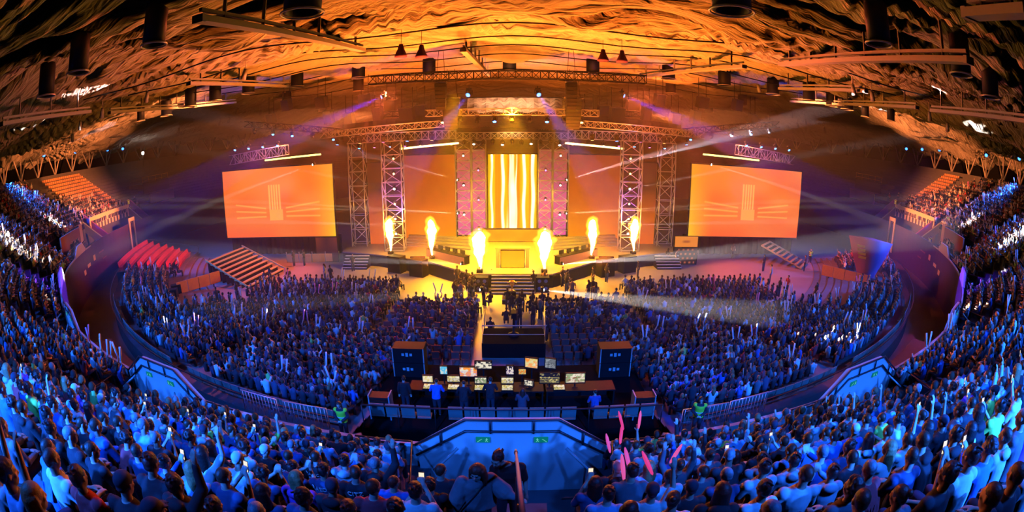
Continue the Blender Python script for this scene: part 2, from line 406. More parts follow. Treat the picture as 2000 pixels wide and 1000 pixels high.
# ------------------------------------------------------------------ trusses, towers, fixtures
def lattice(mb, a0, a1, b0, b1, n, w):
    """zigzag bracing between two chords a and b"""
    a0, a1, b0, b1 = map(Vector, (a0, a1, b0, b1))
    for i in range(n):
        t0, t1 = i/n, (i+1)/n
        p, q = (a0.lerp(a1, t0), b0.lerp(b1, t1)) if i % 2 == 0 else (b0.lerp(b1, t0), a0.lerp(a1, t1))
        mb.bar(p, q, w); mb.bar(a0.lerp(a1, t1), b0.lerp(b1, t1), w)
def truss(name, label, cat, p0, p1, w, h, n, m, cw=0.06, bw=0.035, group=None):
    """box truss along p0-p1, parts: four chords and the bracing of each side"""
    p0, p1 = Vector(p0), Vector(p1); t = thing(name, label, cat, p0, 0, group)
    d = p1-p0; dn = d.normalized(); up = Vector((0,0,1)) if abs(dn.z) < 0.9 else Vector((0,1,0))
    a = dn.cross(up).normalized()*w/2; b = a.cross(dn).normalized()*h/2
    cs = [-a-b, a-b, a+b, -a+b]
    for c in cs: MB().tube([c, c+d], cw/2, 6).build('chord', m, t)
    for i in range(4):
        mb = MB(); lattice(mb, cs[i], cs[i]+d, cs[(i+1) % 4], cs[(i+1) % 4]+d, n, bw); mb.build('bracing', m, t)
    return t
def tower(label, x0, x1, y, z0, z1, n, dep=1.2, group='stage light towers'):
    t = truss('light_tower', label, 'light tower', ((x0+x1)/2, y, z0), ((x0+x1)/2, y, z1), abs(x1-x0), dep, n, M['alu'], 0.12, 0.06, group)
    mb = MB(); mb.box((0,0,0.06), (abs(x1-x0)+0.5, dep+0.5, 0.12)); mb.build('base_plate', M['black'], t)
    return t
SIDE = {-1: 'left', 1: 'right'}
for s in (-1, 1):
    w = SIDE[s]
    tower(f'tall outer aluminium light tower beside the {w} video screen', s*17.3, s*15.6, 50, 0, 12.4, 8)
    tower(f'aluminium light tower between two orange walls, {w} of the stage', s*12.9, s*10.9, 47.5, 0, 12.4, 9)
    tower(f'pink-lit inner light tower, {w} edge of the central yellow wall', s*6.1, s*4.45, 52.6, 1.25, 12.2, 10, 0.8)
    tower(f'pink-lit slim light tower touching the {w} side of the yellow wall', s*4.35, s*2.85, 52.6, 1.25, 12.2, 10, 0.8)
truss('front_truss', 'long black lattice truss hung in front of the stage roof', 'truss', (-12,40,17.75), (11.2,40,17.75), 0.7, 0.7, 34, M['black'], 0.09, 0.05)
for s in (-1, 1):
    w = SIDE[s]
    truss('roof_truss', f'violet-lit truss above the orange walls, {w} half of stage', 'truss', (s*17.4,49.5,12.8), (s*6.0,52,12.9), 0.9, 0.9, 16, M['alu'], 0.09, 0.06, 'stage roof trusses')
    truss('roof_truss', f'upper violet truss hung with lamps, {w} of the stage centre', 'truss', (s*19,46,13.4), (s*6.4,46,13.9), 0.8, 0.6, 18, M['alu'], 0.08, 0.05, 'stage roof trusses')
    truss('screen_truss', f'blue-lit lattice truss over the {w} video screen', 'truss', (s*33.2,50.4,11.6), (s*25.2,50.4,12.2), 0.9, 1.1, 9, M['alu'], 0.09, 0.06, 'screen trusses')
truss('roof_truss', 'central pink truss across the top of the yellow wall', 'truss', (-6.0,52.2,12.7), (6.0,52.2,12.7), 0.9, 0.7, 16, M['alu'], 0.09, 0.06, 'stage roof trusses')
truss('roof_truss', 'central high truss with a row of moving lamps', 'truss', (-8,45,14.9), (8,45,14.9), 0.7, 0.6, 20, M['alu'], 0.08, 0.05, 'stage roof trusses')
truss('roof_truss', 'rear high truss under the orange drapes', 'truss', (-15,56,15.6), (15,56,15.6), 0.7, 0.6, 26, M['black'], 0.08, 0.05, 'stage roof trusses')

# moving head lamp: base, yoke, head, lens; hangs with the base on top, pointing along its own -Z after aiming
def moving_head(label, loc, target, lens, group, size=1.0, name='moving_lamp'):
    t = thing(name, label, 'stage lamp', loc, 0, group)
    d = (Vector(target)-Vector(loc)).normalized(); R = d.to_track_quat('Z', 'Y').to_matrix()
    k = size
    mb = MB(); mb.box((0,0,0.34*k), (0.42*k,0.42*k,0.16*k)); mb.box((0,0,0.48*k), (0.10*k,0.10*k,0.16*k)); mb.build('base', M['black'], t)
    mb = MB(); hor = Vector((d.x, d.y, 0)); hor = hor.normalized() if hor.length > 0.05 else Vector((0,1,0)); sd = hor.cross(Vector((0,0,1)))
    for q in (-1, 1):
        mb.bar(sd*q*0.25*k+Vector((0,0,0.27*k)), sd*q*0.25*k+Vector((0,0,-0.08*k)), 0.07*k)
    mb.bar(sd*-0.27*k+Vector((0,0,0.24*k)), sd*0.27*k+Vector((0,0,0.24*k)), 0.08*k); mb.build('yoke', M['black'], t)
    mb = MB(); mb.lathe([(0.0,-0.24*k),(0.13*k,-0.22*k),(0.18*k,-0.05*k),(0.20*k,0.20*k),(0.205*k,0.30*k),(0.18*k,0.30*k),(0.18*k,0.285*k)], 14, (0,0,0), R, caps=False); mb.build('head', M['black'], t)
    mb = MB(); mb.lathe([(0.0,0.295*k),(0.10*k,0.292*k),(0.18*k,0.285*k)], 14, (0,0,0), R); mb.build('lens', M[lens], t)
    return t
# ------------------------------------------------------------------ video walls
def screen(name, label, cat, c, w, h, fn, nx=80, nz=60, depth=0.25, group=None, es=None, frame=0.12, rz=0.0):
    """upright video screen facing -Y: picture (colours by fn(u, v)), frame and back"""
    t = thing(name, label, cat, c, rz, group)
    u, v = np.meshgrid(np.linspace(0,1,nx), np.linspace(0,1,nz))
    col = fn(u, v).reshape(-1, 3)
    new_obj('picture', grid_mesh('picture', (u-0.5)*w, np.zeros_like(u), v*h, M['screen'], False, col), t)
    mb = MB()
    mb.box((0,depth/2+0.02,h/2), (w+2*frame, depth, h+2*frame))
    mb.build('cabinet', M['black'], t)
    mb = MB()
    for sx in (-1, 1): mb.box((sx*(w/2+frame/2), -0.02, h/2), (frame, 0.08, h+2*frame))
    for z in (-frame/2, h+frame/2): mb.box((0,-0.02,z), (w+2*frame, 0.08, frame))
    mb.build('frame', M['black'], t)
    return t
def lin(c): return np.array([((q/255+0.055)/1.055)**2.4 if q > 10 else q/255/12.92 for q in c])
def mixc(a, b, t): return a + (b-a)*np.clip(t, 0, 1)[..., None]
def imag_pic(flip):
    def fn(u, v):
        q = 1-u if flip else u
        c = mixc(lin((255,98,18)) + 0*u[...,None], lin((255,118,30)), v)
        c = mixc(c, lin((255,205,10)), np.clip((q-0.80)/0.2, 0, 1)**1.5*(1-0.6*v))
        c = mixc(c, lin((255,165,70)), 0.5*vnoise(u*5, v*4, 11)*(1-0.6*np.abs(u-0.5)))
        uu = u-0.5
        rays = np.zeros_like(u)
        for x in (-0.052,-0.028,-0.006,0.016,0.040): rays = np.maximum(rays, np.exp(-((uu-x)/0.006)**2)*((v > 0.40) & (v < 0.76)))
        rays = np.maximum(rays, 0.6*((np.abs(uu) < 0.058) & (v > 0.24) & (v < 0.40)))
        for sg in (-1, 1):
            for k, z in ((0.10, 0.36), (-0.02, 0.30), (0.22, 0.42)):
                zz = z + k*(np.abs(uu)-0.1)*1.1; rays = np.maximum(rays, 0.7*np.exp(-((v-zz)/0.010)**2)*((sg*uu > 0.09) & (sg*uu < 0.38)))
        return mixc(c, lin((255,205,90)), rays*0.8)
    return fn
def centre_pic(u, v):
    c = mixc(lin((255,165,0)) + 0*u[...,None], lin((255,205,5)), vnoise(u*9, v*1.2, 4))
    for x, wd, ph in ((0.07,0.022,0),(0.30,0.030,1),(0.50,0.055,2),(0.74,0.030,4),(0.92,0.034,5),(0.58,0.012,6),(0.44,0.012,3)):
        x2 = x + 0.012*np.sin(v*9+ph*2); w2 = wd*(1 if ph != 2 else 1)*np.where(ph == 2, 2.0-1.5*v, 1.0)
        s = np.exp(-((u-x2)/w2)**4)*(0.45+0.55*vnoise(u*2+ph, v*7, 20+ph))
        if ph == 2: s = s*np.clip(1.15-0.6*v, 0, 1)
        c = mixc(c, np.array([2.4,2.0,1.1]), s*1.4)
    for x, wd in ((0.16,0.02),(0.22,0.05),(0.62,0.035),(0.42,0.02),(0.86,0.02)): c = mixc(c, lin((225,110,0)), 0.75*np.exp(-((u-x)/wd)**4))
    return c*0.95
def side_pic(sg):
    def fn(u, v):
        q = u if sg < 0 else 1-u
        n = vnoise(u*3+5, v*4, 9)*0.6+vnoise(u*8, v*9, 10)*0.4
        c = mixc(lin((105,32,8)) + 0*u[...,None], lin((205,85,3)), np.clip(1.15-0.8*v+0.4*(n-0.5), 0, 1)*(0.55+0.45*q))
        return mixc(c, lin((255,150,10)), np.clip(0.75-v*1.8, 0, 1)*(0.4+0.6*q))
    return fn
def outer_pic(u, v): return mixc(lin((50,16,14)) + 0*u[...,None], lin((225,95,8)), np.clip(1.0-1.45*v, 0, 1)**0.8)
def pink_backlight(u, v): return mixc(lin((150,62,62)) + 0*u[...,None], lin((225,65,185)), np.clip(1-v*1.1, 0, 1)*(0.6+0.4*vnoise(u*4, v*8, 3)))  # pink light on backdrop and haze, put into an added panel's glow
for s in (-1, 1):
    w = SIDE[s]
    screen('video_screen', f'big orange video screen hung {w} of the stage, faint picture of the stage', 'screen', (s*26.9,50,2.3), 15.0, 8.0, imag_pic(s > 0), 200, 110, group='audience video screens')
    screen('led_panel', f'orange smoky video wall {w} of the central yellow wall', 'video wall', (s*9.05,52.6,1.4), 5.9, 9.3, side_pic(s), 50, 70, group='stage video walls')
    screen('led_panel', f'narrow dark orange video wall at the outer {w} end of the stage', 'video wall', (s*14.5,50.6,0.7), 2.1, 9.4, outer_pic, 16, 50, group='stage video walls')
    screen('led_panel', f'added panel glowing for the pink backlight behind the inner towers, {w} side', 'video wall', (s*4.5,53.6,1.6), 3.2, 9.6, pink_backlight, 24, 50, group='stage video walls')
screen('led_panel', 'tall central video wall with white and yellow streaks of light', 'video wall', (0.05,53,1.95), 5.3, 8.7, centre_pic, 150, 160, group='stage video walls')
screen('led_panel', 'low yellow panel wall under the central streaked video wall', 'video wall', (0.05,51.5,1.3), 6.4, 1.3, lambda u, v: mixc(lin((240,150,5))+0*u[...,None], lin((255,180,10)), vnoise(u*8, v*2, 6))*0.8, 40, 12)
# black drapes under and behind the hung screens
for s in (-1, 1):
    mb = MB(); n = 60; pts = [(s*(19.2+15.4*i/n), 51.2+0.12*math.sin(i*1.9)) for i in range(n+1)]
    for i in range(n):
        (x0,y0), (x1,y1) = pts[i], pts[i+1]
        mb.quad((x0,y0,0), (x1,y1,0), (x1,y1,2.3), (x0,y0,2.3))
    tag(mb.build('black_drape', M['blackcloth']), f'black pleated drape hanging under the {SIDE[s]} video screen', 'drape')

# ------------------------------------------------------------------ stage deck, stairs, portal
t = thing('stage', 'black raised stage deck with angled wings in front of the video walls', 'stage', (0,0,0))
poly = [(-3.4,39.0),(3.4,39.0),(7.8,43.2),(13.4,45.8),(17.6,47.0),(17.6,55),(-17.6,55),(-17.6,47.0),(-13.4,45.8),(-7.8,43.2)]
MB().prism(poly, 0.0, 1.13).build('skirt', M['black'], t)
MB().prism([(x*1.004, y if y > 50 else y-0.04) for x, y in poly], 1.13, 1.25).build('deck', mat('stage_deck', (0.30,0.24,0.20), 0.3, var=0.2), t)
for s in (-1, 1):                          # raised rear walkway with wide steps on each wing
    for k in range(4):
        mb = MB(); mb.prism([(s*3.6, 47.4+k*0.8), (s*11.5, 49.6+k*0.8), (s*11.5, 50.4+k*0.8), (s*3.6, 48.2+k*0.8)][::(1 if s > 0 else -1)], 1.25, 1.4+0.16*k); mb.build('wing_step', M['step'], t)
def stairs(label, c, w, n, run, rise, rz=0.0, group=None):
    t = thing('stairs', label, 'stairs', c, rz, group)
    for k in range(n):
        st = MB().box((0, run*(k+0.5), rise*(k+1)/2), (w, run, rise*(k+1)-0.002)).build('step', M['black'], t)
        MB().box((0, run*k-0.015, rise*(k+1)-0.045), (w, 0.03, 0.09)).build('nosing', M['tread'], st)
    return t
stairs('wide black stairs with white edges up to the stage centre', (0.05,37.25,0), 3.5, 6, 0.29, 0.205)
for s in (-1, 1):
    stairs(f'black side stairs up to the {SIDE[s]} wing of the stage', (s*15.6,44.6,0), 2.6, 5, 0.3, 0.23, 0.0, 'stage side stairs')
t = thing('portal', 'glowing yellow portal box on the stage above the stairs', 'portal', (0.05,41.2,1.25))
u, v = np.meshgrid(np.linspace(0,1,12), np.linspace(0,1,10))
new_obj('glowing_panel', grid_mesh('glowing_panel', (u-0.5)*2.0, 0*u-0.42, v*1.5+0.05, M['screen'], False, mixc(lin((255,190,10))+0*u[...,None], lin((255,160,0)), v).reshape(-1,3)), t)
MB().box((0,0.1,0.8), (2.1,0.9,1.6)).build('box', M['black'], t)
for s in (-1, 1): MB().box((s*1.3,0,0.85), (0.28,0.6,1.7)).build('pillar', M['wood'], t)
MB().box((0,0,1.72), (3.0,0.7,0.12)).build('lintel', M['wood'], t)
for s in (-1, 1):
    t = thing('speaker_stack', f'pair of black speaker boxes at the {SIDE[s]} end of the stage stairs', 'speaker', (s*2.5,38.3,0), 0, 'front speakers')
    for k in range(2):
        b = MB().box((0,0,0.32+0.62*k), (1.1,0.9,0.6)).build('speaker_box', M['black'], t)
        for q in (-1, 1): MB().lathe([(0.02,0),(0.10,0.02),(0.19,-0.03),(0.22,-0.04)], 14, (q*0.26,-0.46,0.32+0.62*k), Matrix.Rotation(PI/2, 3, 'X')).build('cone', M['grey'], b)
    for j, (x, y) in enumerate(((8.6,42.6),(11.0,43.9))):
        t = thing('subwoofer', f'black subwoofer cabinet on the floor by the {SIDE[s]} wing, {"inner" if j == 0 else "outer"} one', 'speaker', (s*x,y,0), s*0.4, 'floor subwoofers')
        MB().box((0,0,0.8), (1.5,1.0,1.6)).build('cabinet', M['black'], t)
        MB().box((0,-0.51,0.8), (1.36,0.03,1.46)).build('grille', M['blackcloth'], t)
    # player desk on the wing, five monitors each
    ang = s*0.70
    t = thing('player_desk', f'long black player desk on the {SIDE[s]} wing of the stage', 'desk', (s*6.0,43.6,1.25), ang, 'player desks')
    MB().box((0,0,0.74), (5.2,0.8,0.06)).build('tabletop', M['black'], t)
    MB().box((0,-0.38,0.37), (5.2,0.04,0.70)).build('front_panel', M['brown'], t)
    for q in (-1, 1): MB().box((q*2.5,0,0.37), (0.08,0.7,0.72)).build('leg', M['black'], t)
    for k in range(5):
        R = Matrix.Rotation(ang, 3, 'Z'); p = Vector((s*6.0,43.6,2.02)) + R @ Vector((-2.0+k, 0.05, 0))
        m = thing('monitor', f'{nth(k)} black monitor from the {"outer" if s < 0 else "inner"} end of {SIDE[s]} player desk', 'monitor', p, ang, 'monitors on the player desks')
        MB().box((0,0,0.30), (0.60,0.05,0.36)).build('panel', M['black'], m)
        MB().box((0,0.04,0.08), (0.06,0.04,0.16)).build('stand', M['black'], m); MB().box((0,0.02,0.01), (0.24,0.18,0.02)).build('foot', M['black'], m)
    def mini(u, v):
        c = mixc(lin((10,20,60))+0*u[...,None], lin((190,200,255)), np.exp(-((v-0.5)/0.22)**4)*(vnoise(u*9, v*3, 12) > 0.42)*(np.abs(u-0.5) < 0.42))
        return mixc(c, np.array([1.3,1.2,0.9]), np.exp(-((u-0.5)/0.1)**2-((v-0.3)/0.2)**2))
    screen('small_screen', f'small screen with a white picture under the {SIDE[s]} flame', 'screen', (s*9.0,44.3,0.6), 1.35, 0.75, mini, 30, 16, 0.15, 'stage front screens', frame=0.05)
# trophy on a stepped black plinth
t = thing('plinth', 'stepped black plinth on the floor before the stage stairs', 'plinth', (0.0,35.4,0))
MB().box((0,0,0.2), (1.5,1.0,0.4)).build('lower_step', M['black'], t); MB().box((0,0.05,0.65), (0.6,0.6,0.5)).build('column', M['black'], t)
MB().box((0,-0.5,0.37), (1.5,0.03,0.06)).build('edge_strip', M['tread'], t)
t = thing('trophy', 'golden trophy figure standing on the stepped black plinth', 'trophy', (0,35.45,0.9))
gold = mat('gold', (0.9,0.6,0.2), 0.25, 1.0, var=0.05)
MB().lathe([(0.0,0),(0.2,0.0),(0.2,0.06),(0.09,0.12),(0.06,0.3),(0.12,0.42),(0.2,0.6),(0.22,0.8),(0.19,0.8),(0.15,0.6),(0.0,0.5)], 18).build('cup', gold, t)
for q in (-1, 1): MB().tube([(q*0.15,0,0.45),(q*0.3,0,0.5),(q*0.33,0,0.66),(q*0.21,0,0.75)], 0.025, 8).build('handle', gold, t)
# interview backdrops beside the towers
def board_pic(a, b): return lambda u, v: mixc(lin(a)+0*u[...,None], lin(b), np.clip(1.3-2*v, 0, 1))
def sponsors(u, v):
    c = np.zeros(u.shape+(3,))+0.012
    dots = np.exp(-(((u*5+np.floor(v*4)*0.5) % 1-0.5)/0.22)**4-(((v*4) % 1-0.5)/0.22)**4)*(u > 0.1)*(u < 0.9)
    return mixc(c, lin((200,110,70)), dots)
t1 = screen('interview_backdrop', 'orange screen over a dark backdrop of small dots, right of the stage', 'backdrop', (17.9,46.4,1.9), 2.6, 1.1, lambda u, v: mixc(lin((235,135,45))+0*u[...,None], lin((170,80,30)), np.exp(-((u-0.5)/0.16)**4-((v-0.5)/0.12)**4)), 40, 20, 0.12, frame=0.04)
u, v = np.meshgrid(np.linspace(0,1,60), np.linspace(0,1,44))
new_obj('sponsor_board', grid_mesh('sponsor_board', (u-0.5)*2.6, 0*u, v*1.8-1.88, M['screen'], False, sponsors(u, v).reshape(-1,3)*0.8), t1)
for q in (-1, 1): MB().box((q*1.33,0.1,-0.95), (0.08,0.15,1.9)).build('leg', M['black'], t1)
t1 = screen('interview_backdrop', 'dim red brown backdrop board with light edges, left of the stage', 'backdrop', (-19.6,47.4,0.1), 2.5, 2.6, lambda u, v: mixc(lin((50,18,10))+0*u[...,None], lin((120,50,20)), np.clip(v*1.4-0.5, 0, 1)*np.abs(u-0.5)*2), 30, 30, 0.12, frame=0.05)
# ------------------------------------------------------------------ flames
def flame_mat(name, core):
    """burning gas: gives off light, thins out towards its outline"""
    m = bpy.data.materials.new(name); m.use_nodes = True; nt = m.node_tree; nt.nodes.clear()
    out = nt.nodes.new('ShaderNodeOutputMaterial'); em = nt.nodes.new('ShaderNodeEmission')
    if core:
        em.inputs[0].default_value = (1.0, 0.72, 0.28, 1); em.inputs[1].default_value = 9.0
        nt.links.new(em.outputs[0], out.inputs[0]); return m
    em.inputs[0].default_value = (1.0, 0.42, 0.03, 1); em.inputs[1].default_value = 3.2
    lw = nt.nodes.new('ShaderNodeLayerWeight'); lw.inputs[0].default_value = 0.5
    pw = nt.nodes.new('ShaderNodeMath'); pw.operation = 'POWER'; pw.inputs[1].default_value = 1.6
    iv = nt.nodes.new('ShaderNodeMath'); iv.operation = 'SUBTRACT'; iv.inputs[0].default_value = 1.0
    tr = nt.nodes.new('ShaderNodeBsdfTransparent'); mx = nt.nodes.new('ShaderNodeAddShader')
    nt.links.new(lw.outputs['Facing'], iv.inputs[1]); nt.links.new(iv.outputs[0], pw.inputs[0])
    ml = nt.nodes.new('ShaderNodeMath'); ml.operation = 'MULTIPLY'; ml.inputs[1].default_value = 1.6
    nt.links.new(pw.outputs[0], ml.inputs[0]); nt.links.new(ml.outputs[0], em.inputs[1]); nt.links.new(tr.outputs[0], mx.inputs[0]); nt.links.new(em.outputs[0], mx.inputs[1])
    nt.links.new(mx.outputs[0], out.inputs[0]); return m
FCORE, FSHEATH = flame_mat('flame_core', True), flame_mat('flame_edge', False)
def flame(label, loc, h, w, seed):
    t = thing('flame', label, 'flame', loc, 0, 'stage flames')
    r = random.Random(seed)
    def body(sc, z0, hh, n=18, k=22):
        mb = MB(); prof = []
        for i in range(k+1):
            q = i/k
            rad = w/2*sc*(0.16+0.84*math.sin(min(1, (q/0.68)**1.5)*PI/2)) if q < 0.68 else w/2*sc*math.sqrt(max(0, 1-((q-0.68)/0.32)**2))
            prof.append((max(0.004, rad*(1+0.10*math.sin(q*17+seed)+0.07*math.sin(q*31+seed*2))), z0+hh*q))
        mb.lathe(prof, n)
        mb.v = [(x*(1+0.10*math.sin(3*math.atan2(y,x)+z*4+seed))+0.05*math.sin(z*2.2+seed), y*(1+0.1*math.sin(2*math.atan2(y,x)+z*3)), z) for x, y, z in mb.v]
        return mb
    body(0.78, 0.0, h*0.95).build('core', FCORE, t); body(1.35, -0.02, h*1.06).build('outer_glow', FSHEATH, t)
    l = bpy.data.lights.new('flame_light', 'POINT'); l.color = (1.0, 0.42, 0.02); l.energy = 1300*w; l.shadow_soft_size = 0.45
    fl = bpy.data.objects.new('flame_light', l); COL.objects.link(fl); fl.location = (loc[0], loc[1]-0.9, loc[2]+h*0.62)
    j = thing('flame_jet', label.replace('flame', 'flame jet box under the flame', 1).replace('tall ', 'black ').replace('bright ', 'black '), 'flame jet', (loc[0], loc[1], loc[2]-0.32), 0, 'flame jets')
    MB().box((0,0,0.12), (0.5,0.5,0.24)).build('box', M['black'], j); MB().lathe([(0.07,0.24),(0.05,0.31)], 10).build('nozzle', M['steel'], j)
for s in (-1, 1):
    w = SIDE[s]
    flame(f'tall flame standing before the {w} outer light tower', (s*12.05,45.9,1.6), 3.4, 0.95, 1+s)
    flame(f'tall flame on the {w} wing of the stage', (s*7.55,44.2,1.58), 3.6, 1.0, 4+s)
    flame(f'bright fat flame at the {w} end of the stage stairs', (s*2.72,39.4,1.58), 3.4, 1.35, 8+s)
# ------------------------------------------------------------------ light sticks of the rig, lamps, beams
def strip(label, p0, p1, m, r=0.07):
    t = thing('strip_light', label, 'strip light', p0, 0, 'glowing strip lights')
    p0, p1 = Vector(p0), Vector(p1)
    MB().tube([(0,0,0), p1-p0], r, 8).build('glowing_tube', M[m], t)
    MB().bar(Vector((0,0.08,0.02)), p1-p0+Vector((0,0.08,0.02)), 0.10, 0.08).build('holder', M['black'], t)
for s in (-1, 1):
    w = SIDE[s]
    strip(f'yellow glowing strip light over the inner corner of the {w} video screen', (s*27.0,48.2,11.25), (s*20.0,48.2,11.45), 'stripyellow', 0.09)
    strip(f'warm white glowing strip light above the {w} orange video wall', (s*11.6,49.6,11.55), (s*5.6,51.2,11.95), 'stripwarm', 0.10)
HAZE = (-52, 24, 0.02, 52, 70, 16.5)
def beam(label, src, dst, color, power, angle, size=0.7, lens='whitelens', blend=0.35):
    src = Vector(src); dst = Vector(dst)
    moving_head(label, src, dst, lens, 'beam lamps', size)
    d = (dst-src).normalized()
    spot('beam', src+d*0.32*size, dst, color, power, angle, blend, 0.04)
BW = (1.0, 0.86, 0.78)
BP = 1900000
for s in (-1, 1):
    w = SIDE[s]
    def q(x, y, Y): return at_y(1000+(x-1000)*(-s), y, Y)
    beam(f'beam lamp by the top corner of the {w} video screen', q(613,321,47.6), at_y(1000+s*750, 470-(25 if s > 0 else 0), 30), BW, BP*0.4, 3.0, 0.6, blend=1.0)
    beam(f'beam lamp halfway up the {w} light tower, aimed at the screen', q(774,370,46.7), q(585,332,42), BW, BP*(0.2 if s < 0 else 0.5), 2.4, 0.5)
    beam(f'beam lamp high on the pink inner tower, {w} of the yellow wall', q(895,352,51.6), q(787,(322 if s < 0 else 320),46.8), (1,0.55,0.5), BP*(0.4 if s < 0 else 1.6), 2.8, 0.5)
    beam(f'beam lamp at mid height of the pink inner tower, {w} of the yellow wall', q(896,417,51.6), q(787,411,47.5), (1,0.80,0.50), BP*0.8, 2.6, 0.5)
    beam(f'beam lamp low on the outer light tower, {w} of the stage', q(775,440,46.6), q(600,435,44), (1,0.75,0.7), BP*0.5, 2.6, 0.45)
    beam(f'floor beam lamp under the {w} wing flame', q(903,516,41.0), q((330 if s < 0 else 300),(488 if s < 0 else 468),30) , BW, BP*(0.25 if s < 0 else 0.9), 5.0, 0.5)
    beam(f'floor beam lamp beside the portal pillar, {w} one', q(960,532,40.2), q(860,551,37.5), (1,0.9,0.7), BP*0.6, 4.0, 0.5)
    beam(f'beam lamp on the floor at the {w} foot of the stage stairs', q(941,566,32.6), (at_z(1000+s*700,(606 if s < 0 else 632),3.4)), BW, BP*(0.10 if s < 0 else 0.4), (5.0 if s < 0 else 7.0), 0.5)
    beam(f'blue beam lamp under the front truss, {w} of its middle', ((-3.5 if s < 0 else 2.1),40,16.2), at_y((868 if s < 0 else 1092),245,35.5), (0.01,0.05,1.0), BP*0.05, 11, 1.05, 'bluewhite')
    beam(f'blue lamp turned outward near the {w} end of the front truss', ((-10.7 if s < 0 else 9.1),40,16.3), at_y((640 if s < 0 else 1330),235,37), (0.10,0.02,1.0), BP*0.12, 12, 0.85, 'bluewhite')
    beam(f'wide white beam lamp on top of the {w} light tower', q(745,312,47.5), q((480 if s < 0 else 545),(262 if s > 0 else 280),47), (0.9,0.85,1.0), BP*(0.03 if s < 0 else 0.9), 4.5, 0.5)
# haze hanging over the stage and the open floor
def haze():
    arc = [pol(53.9, a) for a in range(-96, 97, 4)]
    mb = MB().prism([(p.x, p.y) for p in arc if p.y > 23], 0.02, 16.5)
    m = bpy.data.materials.new('stage_haze'); m.use_nodes = True; nt = m.node_tree; nt.nodes.clear()
    out = nt.nodes.new('ShaderNodeOutputMaterial'); vsn = nt.nodes.new('ShaderNodeVolumeScatter')
    vsn.inputs['Color'].default_value = (0.9,0.9,0.9,1); vsn.inputs['Density'].default_value = 0.0031; vsn.inputs['Anisotropy'].default_value = 0.2
    nt.links.new(vsn.outputs[0], out.inputs['Volume'])
    o = mb.build('stage_haze', m); tag(o, 'thin smoke haze hanging over the stage and floor', 'haze', kind='stuff')
haze()
# ------------------------------------------------------------------ lower tier, seats
TR0, TP, TN = 49.6, 0.82, 13                # rear row radius, row pitch, rows
def tierR(k): return TR0-TP*k
def tierZ(k): return max(0.0, 1.25-0.10*k)
def tier_profile():
    p = [(TR0+0.5, 0.0)]
    for k in range(TN): p += [(tierR(k)+0.5, tierZ(k)), (tierR(k)-TP+0.5, tierZ(k))]
    return p+[(tierR(TN)+0.5, 0.0)]
for s in (-1, 1): struct(revolve(tier_profile(), s*7.4, s*66, 1.0).build('floor_lower_tier_'+SIDE[s], M['step']))
struct(MB().box((0,19.5,0.5), (12.6,6.2,1.0)).build('floor_control_platform', M['blackcloth']))

def seat_mesh(name, m, w=0.46, back=0.42, leg=True):
    mb = MB()
    mb.box((0,0.0,0.42), (w,0.42,0.06)); mb.box((0,-0.20,0.42+0.06+back/2), (w,0.05,back), 0, 0.12)
    if leg:
        for q in (-1, 1): mb.bar((q*w*0.42,-0.16,0), (q*w*0.42,-0.16,0.42), 0.04); mb.bar((q*w*0.42,0.16,0), (q*w*0.42,0.16,0.42), 0.04)
    return mb.mesh(name, m)
SM = dict(orange=seat_mesh('stadium_seat', M['orangeseat'], 0.42, 0.26, False), red=seat_mesh('folding_seat', M['redseat'], 0.5, 0.5), maroon=seat_mesh('chair', M['maroon'], 0.44, 0.46), grey=seat_mesh('tip_up_seat', M['greyseat'], 0.58, 0.56, False))
def place_seat(name, kind, p, rz, label, cat, group):
    o = new_obj(name, SM[kind]); o.location = p; o.rotation_euler = (0,0,rz)
    return tag(o, label, cat, group)
def face_in(a): return math.radians(a)     # local +Y turned towards the hall's axis
cnt = {}
# empty orange seats high on both sides
rest = []
for s, k0, a0, a1 in ((-1, 6, 66.9, 79.0), (1, 8, 69.0, 79.0)):
    for k in range(k0, 18):
        R = rowR(k)+0.38; st = math.degrees(0.56/R); n = int((a1-a0)/st)
        for i in range(n):
            a = a1-i*st
            if (s < 0 and a < 79-(k-5)*1.6 and k < 12 and RNG.random() < 0.8) or (s > 0 and a < 79-(k-7)*0.9 and RNG.random() < 0.6): continue
            p = pol(R, s*a, rowZ(k))
            key = (s, k); cnt[key] = cnt.get(key, 0)
            if cnt[key] < (20 if s < 0 else 8) and sum(cnt.values()) < 290:
                place_seat('stadium_seat', 'orange', p, face_in(s*a), f'orange plastic seat, {nth(cnt[key])} from the {SIDE[s]} stair rail, {nth(17-k)} empty row below the girder', 'seat', f'empty orange seats high on the {SIDE[s]}')
                cnt[key] += 1
            else: rest.append((p, face_in(s*a)))
# red seats on the curved stand at the left
RS = []
for k in range(7):
    R = 50.2-1.12*k; a0, a1 = 55.5+0.5*k, 71.0-0.3*k; st = math.degrees(0.56/R); z = 1.75-0.24*k
    for i in range(int((a1-a0)/st)):
        RS.append((k, i, pol(R, -(a0+i*st), z), face_in(-(a0+i*st))))
for k, i, p, rz in RS:
    place_seat('folding_seat', 'red', p, rz, f'red folding seat, {nth(i)} from the near end, {nth(k)} row from the ring wall', 'seat', 'red seats on the curved stand')
prof = [(50.8,0.0)]
for k in range(7): prof += [(50.75-1.12*k, 1.75-0.24*k), (49.63-1.12*k, 1.75-0.24*k)]
struct(revolve(prof+[(42.95,0.0)], -55, -71.4, 1.0).build('floor_red_stand', M['step']))
struct(revolve([(50.9,0.0),(50.9,2.6),(42.9,1.0),(42.9,0.0)], -71.5, -71.8, 0.3).build('wall_stand_side', M['dark']))
